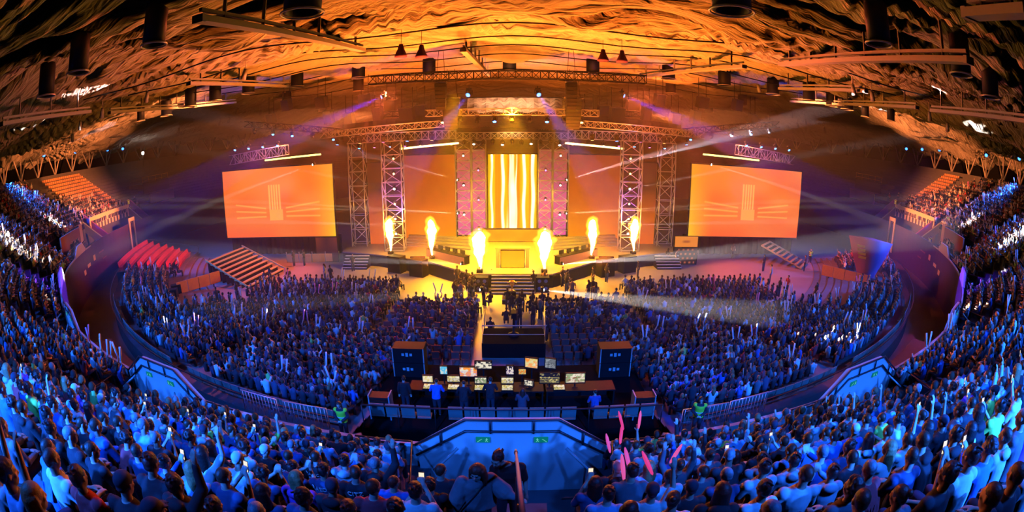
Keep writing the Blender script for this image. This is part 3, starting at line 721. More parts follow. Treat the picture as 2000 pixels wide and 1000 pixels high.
# seat backs along the rear edge of the lower tier and the control platform
for s in (-1, 1):
    i = 0; a = 8.2
    while a < 42:
        if all(abs(a-q) > 0.9 for q in (20.5, 33.5)):
            place_seat('tip_up_seat', 'grey', pol(tierR(0)+0.1, s*a, tierZ(0)), face_in(s*a), f'grey seat back on the rear edge, {nth(i)} {SIDE[s]} of the control desks', 'seat', 'grey seats along the rear edge'); i += 1
        a += math.degrees(0.62/TR0)
for i in range(18):
    x = -5.6+i*0.66
    if i in (4, 13): continue
    place_seat('tip_up_seat', 'grey', (x,17.0,1.0), 0, f'grey seat back behind the control desks, {nth(i)} from the left', 'seat', 'grey seats behind the control desks')
for s in (-1, 1):
    t = tag(revolve([(TR0+0.62,2.12),(TR0+0.68,2.12),(TR0+0.68,2.18),(TR0+0.62,2.18),(TR0+0.62,2.12)], s*8, s*60, 1).build('guard_rail', M['rail']), f'dark rail along the rear edge of the {SIDE[s]} lower tier', 'rail')
t = thing('guard_rail', 'dark rail behind the grey seats of the control platform', 'rail', (0,16.5,1.0))
MB().tube([(-6.2,0,1.1),(6.2,0,1.1)], 0.035).build('top_tube', M['rail'], t)
for i in range(9): MB().tube([(-6.2+i*1.55,0,0),(-6.2+i*1.55,0,1.1)], 0.025, 6).build('post', M['rail'], t)

# ------------------------------------------------------------------ far audience: small figures, merged
def low_person(pose, seed):
    r = random.Random(seed); mb = MB(); cls = []
    def mark(c): cls.extend([c]*(len(mb.v)-len(cls)))
    stand = pose == 'stand'; dz = 0.42 if stand else 0.0
    lean = r.uniform(-0.08, 0.06) if not stand else 0.0
    hx, hy = r.uniform(-0.04,0.04), 0.02+lean
    mb.ball((hx,hy,1.24+dz), (0.078,0.098,0.125), 8, 6); mark(0)
    if pose != 'bald':
        M3 = Matrix.Rotation(0.5, 3, 'X'); k0 = len(mb.v)
        mb.ball((hx,hy-0.02,1.265+dz), (0.092,0.108,0.122), 8, 6)
        mb.v[k0:] = [(x, y if z > 1.24+dz or y < hy else min(y, hy+0.01), z if y < hy+0.04 or z > 1.27+dz else 1.27+dz) for x, y, z in mb.v[k0:]]
        mark(1)
        if seed % 3 == 0: mb.tube([(hx,hy-0.08,1.25+dz),(hx,hy-0.11,1.08+dz),(hx,-0.13,0.95+dz)], [0.09,0.10,0.06], 6); mark(1)
    mb.loft([(0,-0.02,0.46+dz,0.17,0.13),(0,-0.04,0.66+dz,0.155,0.115),(0,-0.03+lean*0.5,0.88+dz,0.19,0.12),(0,-0.02+lean*0.8,1.02+dz,0.185,0.095),(0,lean*0.9,1.08+dz,0.075,0.07),(hx,lean*0.9,1.16+dz,0.05,0.055)], 8); mark(2)
    for q in (-1, 1):
        sh = (q*0.20, lean*0.8, 1.01+dz)
        if pose == 'up' or (pose == 'one' and q > 0):
            el = (q*0.27, 0.12, 1.20+dz+r.uniform(-0.05,0.1)); ha = (q*r.uniform(0.10,0.26), 0.16, 1.46+dz+r.uniform(-0.1,0.1))
        elif stand: el = (q*0.26,-0.02,0.76+dz); ha = (q*0.24,0.10,0.52+dz)
        else: el = (q*0.26,0.06,0.76); ha = (q*0.10,0.30,0.68+r.uniform(0,0.15))
        mb.tube([sh, el], [0.062,0.05], 5); mark(2); mb.tube([el, ha], [0.042,0.032], 5); mark(0)
        if pose == 'up':
            d = Vector((r.uniform(-0.3,0.3), r.uniform(-0.1,0.4), 1)).normalized()
            h = Vector(ha); mb.tube([h-d*0.05, h+d*0.62], [0.042,0.05], 6); mark(4)
        if stand: mb.tube([(q*0.09,0,0.50+dz),(q*0.10,0.01,0.45),(q*0.10,0,0.04)], [0.10,0.075,0.06], 6); mark(3)
        else: mb.tube([(q*0.10,0,0.50),(q*0.13,0.44,0.50),(q*0.12,0.46,0.03)], [0.10,0.075,0.055], 5); mark(3)
    V = np.array(mb.v, np.float32); T = []
    for f in mb.f:
        for j in range(1, len(f)-1): T.append((f[0], f[j], f[j+1]))
    return V, np.array(T, np.int32), np.array(cls)
LOW = {p: [low_person(p, i) for i in range(6)] for p in ('sit', 'up', 'one', 'stand')}
SHIRTS = [((0.02,0.022,0.03),24),((0.05,0.06,0.11),16),((0.12,0.12,0.14),13),((0.72,0.72,0.72),18),((0.40,0.42,0.45),9),((0.05,0.12,0.40),7),((0.45,0.04,0.05),5),((0.10,0.05,0.05),4),((0.75,0.55,0.12),1),((0.30,0.65,0.15),1)]
SW = np.array([w for _, w in SHIRTS], float); SW /= SW.sum(); SCOL = np.array([c for c, _ in SHIRTS])
HCOL = np.array([(0.012,0.009,0.008),(0.03,0.017,0.01),(0.07,0.035,0.015),(0.22,0.13,0.06),(0.35,0.33,0.32),(0.02,0.02,0.025)])
KCOL = np.array([(0.62,0.38,0.28),(0.70,0.46,0.36),(0.50,0.30,0.21)])
TCOL = np.array([(0.015,0.017,0.025),(0.03,0.05,0.11),(0.05,0.045,0.04)])
STICK = np.array([(0.92,0.86,0.92),(0.85,0.75,0.9),(0.95,0.30,0.55)])
SWD = SW*np.array([2.2,1.6,1.2,0.55,0.6,0.8,1,1,0.5,0.4]); SWD /= SWD.sum()
def crowd(name, label, spots, dark=True):
    """spots: (x, y, z, rz, pose); one object for the audience that nobody could count"""
    Vs, Ts, Cs, n0 = [], [], [], 0
    for (x, y, z, rz, pose) in spots:
        V, T, cls = LOW[pose][RNG.integers(6)]
        k = RNG.uniform(0.93, 1.07); rz = rz+RNG.normal(0, 0.22); c, s_ = math.cos(rz), math.sin(rz)
        P = V*k; Q = np.empty_like(P)
        Q[:,0] = P[:,0]*c-P[:,1]*s_+x; Q[:,1] = P[:,0]*s_+P[:,1]*c+y; Q[:,2] = P[:,2]+z
        pal = np.stack([KCOL[RNG.integers(3)], HCOL[RNG.integers(6)], SCOL[RNG.choice(len(SW), p=(SWD if dark else SW))], TCOL[RNG.integers(3)], STICK[RNG.choice(3, p=[.5,.3,.2])]])
        Vs.append(Q); Ts.append(T+n0); Cs.append(pal[cls]); n0 += len(V)
    o = new_obj(name, np_mesh(name, np.concatenate(Vs), np.concatenate(Ts), M['attr'], True, np.concatenate(Cs)))
    return tag(o, label, 'audience', kind='stuff')
def pick_pose(up=0.05, one=0.06, st=0.01):
    u = RNG.random()
    return 'up' if u < up else 'one' if u < up+one else 'stand' if u < up+one+st else 'sit'
BANK = []                                   # every seat of the bank: (distance to the camera, row, angle, index from the centre aisle, x, y, z)
for k in range(0, 18):
    R = rowR(k)+0.40
    for s in (-1, 1):
        st = math.degrees(0.53/R); idx = 0; a = 0.82+st/2
        while a < 84:
            ok = all(abs(a-abs(q)) > 0.72 for q in PITS) and abs(a-66.2) > 0.7 and abs(a-79.6) > 0.6
            if k < 5 and any(abs(a-abs(q)) < PW+0.25 for q in PITS): ok = False
            if a > 58 and k < 4: ok = False
            if s < 0 and a > 66.2 and k > 5: ok = RNG.random() < 0.9 and a < 79-(k-5)*1.6 and k < 12 and ok
            elif s > 0 and a > 68.5 and k > 7: ok = ok and a < 79-(k-7)*0.9 and RNG.random() < 0.62
            if a > 79.6: ok = ok and RNG.random() < 0.10 and k < 11
            if ok:
                p = pol(R, s*a, rowZ(k)); d = (Vector((0,0,CAM_H))-p).length
                BANK.append((d, k, s*a, idx, p.x, p.y, p.z)); idx += 1
            a += st
# the audience in front of the camera is built one by one further down
NEAR = []; FARB = []
for b in sorted(BANK):
    d, k, a, idx, x, y, z = b
    if d < 2.6 or y < -14: continue          # behind the camera's view
    dv = Vector((x, y, z+1.2-CAM_H)).normalized(); th = math.acos(max(-1, min(1, dv.y*math.cos(PITCH)-dv.z*math.sin(PITCH)))); rad = 2*FPX*math.sin(th/2)
    up_ = dv.y*math.sin(PITCH)+dv.z*math.cos(PITCH); q = math.hypot(dv.x, up_); px, py = 1000+rad*dv.x/q, 500-rad*up_/q
    if px < -30 or px > 2030 or py > 1030: continue
    if RNG.random() > 0.95: continue
    if len(NEAR) < 262: NEAR.append(b)
    else: FARB.append(b)
for s in (-1, 1):
    crowd('audience_crowd', f'dense seated audience on the {SIDE[s]} half of the steep bank', [(x,y,z,face_in(a),pick_pose(0.035,0.07)) for d,k,a,i,x,y,z in FARB if a*s > 0], False)
    sp = []
    for k in range(TN+1):
        R = tierR(k)+(0.0); st = math.degrees(0.54/R); a = 8.3
        while a < (64 if k < 9 else 50):
            if all(abs(a-q) > 0.85 for q in (20.5, 33.5, 46.5)) and RNG.random() < 0.93 and k > 0 and not (s < 0 and a > 54.5) and not (36 < a < 53 and k > 6) and not (s < 0 and a > 43 and k > 10):
                p = pol(R, s*a, tierZ(k))
                if s > 0 and math.hypot(p.x-36.0, p.y-37.5) < 3.6: a += st; continue
                sp.append((p.x,p.y,p.z,face_in(s*a),pick_pose(0.06,0.08,0.02)))
            a += st
    crowd('audience_crowd', f'dense audience waving white clapping sticks on the {SIDE[s]} lower tier', sp)
    sp = []
    y = 25.0
    while y < 38.6:
        x = 9.4
        while x < 22.5:
            if math.hypot(x, y-RC) < 38.2 and RNG.random() < 0.93: sp.append((s*x,y,0,math.atan2(s*x, 52-y)*0.6,pick_pose(0.03,0.05,0.02)))
            x += 0.54
        y += 0.86
    crowd('audience_crowd', f'audience on the flat floor seats, {SIDE[s]} block', sp)
# inner floor blocks: rows of maroon chairs, partly taken
CH = []; sp = []; ci = {}
for s in (-1, 1):
    for j in range(11):
        y = 24.6+j*0.88; i = 0; x = 2.6
        while x < 8.3:
            full = 0.95 if j > 8 else 0.75 if j > 4 else 0.35 if j > 1 else 0.1
            if RNG.random() < full: sp.append((s*x,y,0,0,pick_pose(0.01,0.03,0.03)))
            elif j < 11: CH.append((s,j,i,s*x,y))
            x += 0.56; i += 1
for s, j, i, x, y in CH:
    place_seat('chair', 'maroon', (x,y,0), 0, f'empty dark red chair, {nth(i)} {SIDE[s]} of the middle aisle, {nth(j)} row behind to front', 'chair', f'empty chairs of the {SIDE[s]} inner block')
crowd('audience_crowd', 'audience seated on the inner floor blocks by the middle aisle', sp)
# ------------------------------------------------------------------ girder round the top of the bank
def on_ceiling(x, y, drop):
    """the point on a sight line that lies DROP below the ceiling's mean surface"""
    d = ray(x, y); t = 5.0
    while t < 130:
        p = Vector((0,0,CAM_H))+d*t
        if p.z > ceil_base(p.x, p.y)-drop: return p
        t += 0.1
    return Vector((0,0,CAM_H))+d*70
for s in (-1, 1):
    w = SIDE[s]
    t = thing('roof_girder', f'orange-lit steel ring girder of slanting struts, {w} half', 'girder', (0,0,0))
    A = [54+i*2.0 for i in range(36)]
    MB().tube([pol(72,s*a,17.5) for a in A], 0.34, 8).build('top_chord', M['steel'], t)
    MB().tube([pol(71.8,s*a,13.2) for a in A], 0.14, 6).build('bottom_chord', M['steel'], t)
    for i in range(17):
        a = 56+i*4.0
        for da in (-1.9, 0.35, 1.9): MB().tube([pol(71.8,s*a,13.2), pol(72,s*(a+da),17.4)], 0.13, 6).build('strut', M['steel'], t)
px = {-1: [(21,307),(85,301),(147,295),(163,280),(172,279),(210,291),(240,289)], 1: [(1770,289),(1801,290),(1835,291),(1846,291),(1864,296),(1927,301),(1992,307)]}
for s in (-1, 1):
    for i, (x, y) in enumerate(px[s]):
        p = at_R(x, y, 70.6)
        moving_head(f'blue glowing lamp on the {SIDE[s]} girder, {nth(i)} from the {"near" if s < 0 else "far"} end', p, pol(57, math.degrees(math.atan2(p.x, RC-p.y))*0.8, 6), 'bluewhite', 'blue girder lamps', 1.5)
# ------------------------------------------------------------------ stair pits: parapets, exit signs
def rot_a(a): return math.radians(a)
def wall_pts(a, pts, R): return [(pol(R, a, 0)+Matrix.Rotation(rot_a(a),3,'Z') @ Vector((x,0,z))) for x, z in pts]
PN = {0.0:'central', -13.3:'first left', 13.3:'first right', -26.6:'second left', 26.6:'second right', -39.9:'third left', 39.9:'third right', -53.2:'fourth left', 53.2:'fourth right'}
for a in PITS:
    R = Matrix.Rotation(rot_a(a), 3, 'Z'); c = pol(54.55, a, 0)
    t = thing('stair_parapet', f'white trapezoid parapet wall over the {PN[a]} stair pit', 'parapet', c, rot_a(a), 'stair pit parapets')
    po = [(-2.5,3.2),(2.5,3.2),(2.5,4.75),(1.2,5.62),(-1.2,5.62),(-2.5,4.75)]
    mb = MB(); n = len(po)
    mb.add([(x,-0.08,z) for x,z in po]+[(x,0.10,z) for x,z in po], [tuple(range(n)), tuple(range(n,2*n))[::-1]]+[(i,n+i,n+(i+1)%n,(i+1)%n) for i in range(n)])
    mb.build('panel', M['white'], t)
    for dz in (0.06, -0.30):
        MB().tube([(-2.55,-0.13,4.75+dz),(-1.2,-0.13,5.62+dz),(1.2,-0.13,5.62+dz),(2.55,-0.13,4.75+dz)], 0.035, 6).build('rail', M['rail'], t)
    for x, z in ((-1.85,5.2),(-0.55,5.62),(0.55,5.62),(1.85,5.2)): MB().tube([(x,-0.13,z-0.36),(x,-0.13,z+0.06)], 0.03, 6).build('post', M['rail'], t)
    for q in (-1, 1):
        if abs(a) < 30:
            p = c+R @ Vector((q*0.75,-0.12,5.05))
            e = thing('exit_sign', f'green exit sign with running figure, {SIDE[q]} end of the {PN[a]} pit parapet', 'sign', p, rot_a(a), 'exit signs')
            MB().box((0,0,0), (0.36,0.04,0.16)).build('panel', M['signgreen'], e)
            mb = MB(); ms = MB()
            f = q   # running figure at the inner end, stair flight at the other
            mb.box((f*-0.10,-0.025,0.045), (0.025,0.01,0.025)); mb.bar((f*-0.10,-0.025,0.03), (f*-0.09,-0.025,-0.01), 0.018, 0.008)
            mb.bar((f*-0.09,-0.025,-0.01), (f*-0.13,-0.025,-0.05), 0.014, 0.008); mb.bar((f*-0.09,-0.025,-0.01), (f*-0.06,-0.025,-0.05), 0.014, 0.008); mb.bar((f*-0.13,-0.025,0.02), (f*-0.06,-0.025,0.01), 0.012, 0.008)
            for k in range(4): ms.bar((f*(0.02+k*0.03),-0.025,0.03-k*0.025), (f*(0.05+k*0.03),-0.025,0.03-k*0.025), 0.008, 0.008); ms.bar((f*(0.05+k*0.03),-0.025,0.03-k*0.025), (f*(0.05+k*0.03),-0.025,0.005-k*0.025), 0.008, 0.008)
            mb.build('running_figure', M['signwhite'], e); ms.build('stair_symbol', M['signwhite'], e)
        # slanting white handrail down into the pit and side guard rail
        h = thing('handrail', f'white slanting handrail on the {SIDE[q]} side of the {PN[a]} stair pit', 'handrail', c+R @ Vector((q*1.55,-0.5,0)), rot_a(a), 'pit handrails')
        MB().tube([(-q*0.18,0.05,5.0),(q*0.42,-0.4,4.55)], 0.04, 8).build('bar', M['white'], h); MB().tube([(q*0.3,-0.3,3.2),(q*0.3,-0.3,4.62)], 0.025, 6).build('post', M['rail'], h)
        g = thing('guard_rail', f'dark guard rail on the balustrade, {SIDE[q]} of the {PN[a]} stair pit', 'rail', c, rot_a(a), 'balustrade guard rails')
        MB().tube([(q*1.1,-2.3,4.9),(q*2.3,-2.3,4.95),(q*2.6,-0.25,5.0),(q*4.2,-0.15,4.98)], 0.03, 6).build('top_tube', M['rail'], g)
        for x, y in ((q*2.3,-2.3),(q*2.6,-0.3),(q*4.1,-0.15)): MB().tube([(x,y,3.2 if y < -1 else 4.6),(x,y,4.95)], 0.022, 6).build('post', M['rail'], g)
    # half steps of the aisle above the pit
    mb = MB()
    for k in range(5, 17):
        p = pol(rowR(k)-0.2, a, rowZ(k)-ROWH/4-0.115); mb.box(p, (1.25,0.42,0.235), rot_a(a))
    struct(mb.build('trim_aisle_steps', M['concrete']))
    g = MB().box(pol(rowR(5)-0.03, a, 3.22+2.3), (1.2,0.03,0.03), rot_a(a))
    tag(g.build('floor_marker', glow('marker_green', (0.35,0.8,0.05), 0.7) if a == 0 else bpy.data.materials['marker_green'] if 'marker_green' in bpy.data.materials else M['tread']), f'pale green marker strip on the edge above the {PN[a]} stair pit', 'marker', 'pit edge marker strips')
# centre handrail in the middle aisle
def pz_(y): return rowZ(max(0, math.floor((RC-y-R0)/ROWP)))-0.05
t = thing('handrail', 'pale pink handrail with black ferrule in the middle aisle', 'handrail', (0.06,0,0))
MB().tube([(0,6.75,7.35),(0,6.3,7.75),(0.01,4.2,9.0),(0.02,2.2,10.15)], [0.01,0.02,0.024,0.024], 8).build('tube', M['white'], t)
MB().tube([(0,6.1,7.86),(0,5.95,7.95)], 0.032, 8).build('ferrule', M['rail'], t)
for y in (5.5,4.2,2.9): MB().tube([(0,y,pz_(y)),(0,y,11.5-0.61*y)], 0.025, 6).build('post', M['rail'], t)
# cream and brown parapets of the upper blocks
def parapet(label, m, a0, a1, R, z0, z1):
    return tag(ring_box(R, R+0.18, z0, z1, a0, a1).build('parapet', M[m]), label, 'parapet')
parapet('long cream parapet below the empty orange seats on the left', 'cream', -66.9, -79.2, 58.0, 5.2, 6.95)
parapet('long cream parapet below the half-filled upper block on the right', 'cream', 66.9, 79.2, 58.0, 5.2, 6.95)
parapet('short cream parapet beyond the orange block on the left, below the camera platform', 'cream', -85.6, -92.5, 58.0, 6.0, 7.6)
parapet('short cream parapet beyond the upper block on the right', 'cream', 85.6, 92.5, 58.0, 6.0, 7.6)
for s in (-1, 1):
    w = SIDE[s]
    t = thing('stair_screen', f'brown angled screen wall with cream edge at the fourth {w} stairs', 'screen wall', (0,0,0))
    mb = ring_box(56.6, 56.75, 4.6, 6.7, s*52.5, s*60.5); mb.build('panel', M['brown'], t)
    ring_box(56.5, 56.58, 4.5, 4.95, s*54.5, s*60.5).build('lower_edge', M['cream'], t)
    ring_box(56.5, 56.58, 4.95, 6.9, s*59.9, s*60.9).build('side_edge', M['cream'], t)
    for k, a in enumerate((66.2, 80.2)):
        t = thing('stair_pier', f'violet-lit slanting pier beside the {w} {"near" if k == 0 else "far"} upper stairs', 'pier', (0,0,0), 0, 'slanting stair piers')
        for j, da in enumerate((-1.1, 1.1)):
            p0, p1 = pol(54.9, s*(a+da), 3.6), pol(59.4, s*(a+da), 7.0)
            MB().bar(p0, p1, 0.35, 0.9).build('beam', M['purplecloth'] if j else M['grey'], t)
    # dim signs and sponsor marks painted on the ring wall
    for k, (a, ww, hh, z) in enumerate(((53.5,0.9,0.5,2.6),(55.8,1.3,0.35,2.9),(58.5,0.8,0.6,3.2),(61.5,2.0,0.16,3.3),(62.5,1.5,0.14,2.4))):
        c = pol(54.36, s*a, z); mb = MB().box((0,0,0), (ww,0.03,hh))
        o = mb.build('wall_mark', M['cream'] if k < 3 else M['brown']); o.location = c; o.rotation_euler = (0,0,rot_a(s*a)); tag(o, f'pale painted mark on the dark ring wall, {w} side, {nth(k)} from the near end', 'wall mark')
    t = thing('arched_gate', f'tall cream arched frame on the {w} ring wall', 'gate', pol(54.2, s*73.5, 0), rot_a(s*73.5))
    for q in (-1, 1): MB().box((q*0.75,0,3.0), (0.35,0.15,4.4)).build('jamb', M['cream'], t)
    MB().box((0,0,5.3), (1.9,0.15,0.5)).build('lintel', M['cream'], t); MB().tube([(0.45*math.cos(q),-0.1,4.1+0.8*math.sin(q)) for q in np.linspace(0,PI,9)], 0.06, 6).build('arch', M['brown'], t)
# ------------------------------------------------------------------ ceiling lamps
def drum(label, p, D, h):
    t = thing('ceiling_lamp', label, 'ceiling lamp', p, 0, 'drum lamps under the drapes')
    MB().lathe([(D*0.40,h),(D*0.44,h*0.9),(D*0.44,0.02),(D*0.36,0.02),(D*0.36,h*0.5),(0,h*0.6)], 22, caps=False).build('drum', M['black'], t)
    mb = MB(); V = []
    mb.tube([(D*0.5*math.cos(a), D*0.5*math.sin(a), 0) for a in np.linspace(0, 2*PI, 25)], 0.045, 6, False); mb.build('rim', M['rim'], t)
    for q in range(3): MB().tube([(D*0.43*math.cos(q*2.1), D*0.43*math.sin(q*2.1), h*0.9),(D*0.43*math.cos(q*2.1), D*0.43*math.sin(q*2.1), h+1.2)], 0.012, 4).build('hanger', M['black'], t)
dl = [(590,26),(1430,22),(700,152),(838,145),(995,138),(1158,143),(1306,154),(580,169),(1415,167),(485,182),(420,197),(372,208),(1510,184),(1580,196),(1625,207),(300,88),(1717,86),(152,142),(1878,146),(630,218),(1450,206),(1385,220),(325,226),(275,236),(1690,228),(1740,236),(560,205),(1655,214),(90,188),(1935,190),(700,178),(1310,182)]
for i, (x, y) in enumerate(dl):
    p = on_ceiling(x, y, 2.9)
    order = sorted(range(len(dl)), key=lambda q: dl[q][0]).index(i)
    drum(f'black drum lamp with pale rim under the drapes, {nth(order) if order < 16 else nth(len(dl)-1-order)} from the {"left" if order < 16 else "right"} edge', p, 1.65 if 320 < x < 1680 else 1.15, 2.3 if 320 < x < 1680 else 1.7)
def tray(label, a, b, drop=2.7):
    p, q = on_ceiling(*a, drop), on_ceiling(*b, drop)
    t = thing('light_tray', label, 'light fitting', p, 0, 'long unlit light trays')
    d = q-p; L = d.length; dn = d.normalized()
    MB().bar((0,0,0), d, 0.50, 0.24).build('tray', M['lampgrey'], t)
    MB().bar((0,0,0.35), d+Vector((0,0,0.35)), 0.14, 0.14).build('cable_duct', M['lampgrey'], t)
    sd = dn.cross(Vector((0,0,1))).normalized()
    for k in range(max(2, int(L/3))):
        c = d*((k+0.5)/max(2, int(L/3))); MB().bar(c+Vector((0,0,-0.12)), c+Vector((0,0,1.6)), 0.16, 0.06).build('bracket', M['lampgrey'], t)
    MB().bar(-dn*0.15, dn*0.05, 0.50, 0.30).build('end_cap', M['lampgrey'], t)
tl = [((390,37),(708,98),'long pink-lit light tray slanting down towards the stage, front left'),((370,163),(566,169),'light tray behind the drum lamps on the left'),((905,98),(955,148),'short light tray near the middle of the ceiling'),((1452,130),(1250,150),'light tray beside the drum lamps right of the middle'),((1890,118),(1525,126),'long pink-lit light tray on the right side of the hall'),((1690,178),(1523,173),'light tray below the long one on the right'),((1790,210),(1640,203),'outer light tray in the third rank on the right'),((1650,205),(1545,198),'inner light tray in the third rank on the right'),((2010,238),(1820,216),'low light tray at the far right edge'),((1895,28),(2010,21),'dim light tray in the dark upper right corner'),((5,242),(175,218),'low light tray at the far left edge'),((215,220),(360,210),'low light tray second from the left edge'),((380,208),(460,200),'short low light tray third from the left edge')]
for a, b, l in tl: tray(l, a, b)
for i, y in enumerate((30, 36, 41, 47, 53, 60, 68)):
    pts = [(x, y-0.0035*x*x*0.8, ceil_base(x, y)-2.0+0.25*math.cos(x*0.35)) for x in np.linspace(-34, 34, 35)]
    tag(MB().tube(pts, 0.055, 6).build('cable', M['black']), f'black cable strung across under the drapes, {nth(i)} from the front', 'cable', 'ceiling cables')
for i, (x, y) in enumerate(((783,99),(823,100),(1178,108),(1215,110))):
    p = on_ceiling(x, y, 2.6)
    t = thing('bell_lamp', f'bell-shaped lamp hung by a thin wire, {nth(i)} from the left above the front truss', 'lamp', p, 0, 'bell lamps above the truss')
    MB().lathe([(0.50,-0.5),(0.46,-0.35),(0.24,0.15),(0.16,0.5),(0.0,0.55)], 16).build('shade', M['purplecloth'], t); MB().tube([(0,0,0.5),(0,0,2.4)], 0.02, 5).build('wire', M['black'], t)
# small gold-lit spotlights clamped under the ceiling at both sides
sl = [(288,180),(200,212),(157,237),(480,135),(430,235),(448,230),(465,212),(142,262),(350,250),(510,215),(1665,165),(1702,178),(1815,218),(1850,240),(1545,220),(1557,240),(1572,233),(1480,165),(1610,250),(1500,225)]
for i, (x, y) in enumerate(sl):
    side = sorted(q[0] for q in sl if (q[0] < 1000) == (x < 1000))
    p = on_ceiling(x, y, 2.4); s = -1 if x < 1000 else 1
    t = thing('small_spotlight', f'small metal spotlight clamped under the {SIDE[s]} ceiling, {nth(side.index(x))} from the left', 'spotlight', p, 0, 'small ceiling spotlights')
    MB().tube([(0,0,0),(s*0.35,0.2,-0.75)], [0.16,0.24], 10).build('body', M['steel'], t); MB().tube([(0,0,0.1),(0,0,0.75),(-s*0.25,0,0.9)], 0.05, 6).build('bracket', M['steel'], t)
# ------------------------------------------------------------------ speakers and lamps of the rig
def line_array(label, p, w, n, tilt, m='black'):
    t = thing('line_array', label, 'speaker', p, 0, 'hung line arrays')
    y, z = 0.0, 0.0
    for k in range(n):
        a = tilt*k/n
        MB().box((0,y,z), (w*(1-0.03*k),0.7,0.30), 0, a).build('speaker_box', M['black'], t)
        y += -0.30*math.sin(a)*-0.8; z -= 0.31*math.cos(a)
    MB().box((0,0,0.25), (w*1.1,0.5,0.10)).build('frame', M['steel'], t)
    for q in (-1,1): MB().tube([(q*w*0.4,0,0.3),(q*w*0.2,0,3.0)], 0.02, 4).build('chain', M['black'], t)
for s in (-1, 1):
    w = SIDE[s]
    line_array(f'slim black line array under the front truss, {w} one', (s*5.9 if s < 0 else 4.9,40.3,17.0), 0.95, 7, 0.5)
    line_array(f'wide black line array lit blue beside the stage roof, {w} one', (s*5.6,44.6,16.0), 1.6, 9, 0.7)
    for k in range(5):
        moving_head(f'black lamp under the {w} upper roof truss, {nth(k)} from the centre', (s*(7.6+2.4*k),46,12.6), (s*(8+2.6*k),44,0), ('warmlens','bluelens','pinklens','warmlens','bluelens')[k], 'roof truss lamps', 0.9)
    for k in range(7):
        p = Vector((s*(6.4+1.6*k),51.4-0.33*k,12.0)); moving_head(f'lamp over the orange video walls, {w} side, {nth(k)} from the centre', p, p+Vector((0,-2,-6)), ('warmlens','pinklens','warmlens','pinklens','bluelens','pinklens','bluelens')[k], 'video wall lamps', 0.75)
    for k in range(6):
        z = 2.6+1.6*k; moving_head(f'bright lamp in the pink inner tower, {w} side, {nth(k)} from the floor', (s*(5.2 if k % 2 else 3.6),52.0,z), (s*3,30,z-3), 'whitelens' if k % 2 else 'pinklens', 'inner tower lamps', 0.55)
        z = 3.2+1.5*k; moving_head(f'warm lamp in the light tower beside the {w} tower flame, {nth(k)} from the floor', (s*11.6,46.8,z), (s*10,30,z-4), 'warmlens' if k % 3 else 'whitelens', 'outer tower lamps', 0.6)
    for k in range(4): moving_head(f'blue lamp on the truss over the {w} video screen, {nth(k)} from the stage', (s*(26+2*k),49.7,12.9), (s*(26+2*k),40,3), 'bluelens', 'screen truss lamps', 0.8)
for k in range(9):
    moving_head(f'lamp under the central high truss, {nth(k)} from the left', (-6.4+1.6*k,45,14.2), (-6.4+1.6*k,38,3), ('warmlens','black','black','bluelens','black','black','bluelens','black','warmlens')[k], 'high truss lamps', 0.95)
for k in range(11):
    moving_head(f'dark lamp hung before the central video wall, {nth(k)} from the left', (-5+k,51.3,11.9+0.1*(k % 2)), (-5+k,44,2), ('black','whitelens','black')[k % 3], 'central wall lamps', 0.8)
spot('canopy_wash', (0,46.5,14.2), (0,53,16.4), (1.0,0.42,0.20), 8000, 80, 0.9, 0.4)
t = thing('canopy', 'pale peach-lit cloth canopy above the central video wall', 'canopy', (0.3,53,0))
mb = MB(); n = 40
for i in range(n):
    x0, x1 = -5.2+10.4*i/n, -5.2+10.4*(i+1)/n; w0, w1 = 0.12*math.sin(i*1.3), 0.12*math.sin((i+1)*1.3)
    mb.quad((x0,w0,15.3+0.1*math.sin(i*0.7)),(x1,w1,15.3+0.1*math.sin((i+1)*0.7)),(x1,1.2+w1,17.0),(x0,1.2+w0,17.0))
mb.build('cloth', M['fabric'], t); MB().tube([(-5.3,1.2,17.05),(5.3,1.2,17.05)], 0.06, 6).build('top_bar', M['black'], t)
for s in (-1, 1): spot('truss_wash', (s*11,45,3.2), (s*11.5,50,13), (0.55,0.05,1.0), 5000, 62, 0.9, 0.3); spot('screen_truss_wash', (s*24,46,4), (s*28,50.5,12), (0.05,0.10,1.0), 5000, 60, 0.9, 0.3)
# ------------------------------------------------------------------ open floor at both sides
t = thing('bench_stand', 'pale wooden stepped stand of bare benches, left of the stage', 'stand', (-27.4,41.0,0), -0.12)
for k in range(9):
    b = MB().box((3.6-0.85*k,0.25*k,0.25+0.20*k), (0.34,6.6,0.10)).build('bench', M['yellowwood'], t)
    MB().box((3.6-0.85*k,0.25*k,0.10+0.10*k), (0.10,6.4,0.20+0.20*k)).build('riser', M['black'], b)
for q in (-1,1): MB().bar((4.0,q*3.3,0.25),(-3.6,q*3.3+2.2,2.0), 0.10, 0.16).build('side_beam', M['yellowwood'], t)
t = thing('bench_stand', 'narrow stepped stand of bare benches on the open floor, right', 'stand', (31.0,47.0,0), 0.75)
for k in range(9): MB().box((0,-2.4+0.62*k,0.2+0.2*k), (3.4,0.3,0.08)).build('bench', M['yellowwood'], t)
for q in (-1,1): MB().bar((q*1.7,-2.6,0.1),(q*1.7,2.7,1.8), 0.08, 0.16).build('side_beam', M['steel'], t)
for i, (x, y, rz, l, lab) in enumerate(((-29.2,36.2,1.05,5.0,'orange board fence beside the bench stand on the left'),(33.6,38.4,-0.9,5.4,'orange board fence on the open floor at the right'))):
    t = thing('board_fence', lab, 'fence', (x,y,0), rz)
    for k in range(4): MB().box(((-1.5+k)*l/4,0,0.95), (l/4-0.05,0.08,1.1)).build('board', M['wood'], t)
    for k in range(3): MB().box(((-1+k)*l/3,0.1,0.7), (0.1,0.1,1.4)).build('post', M['black'], t)
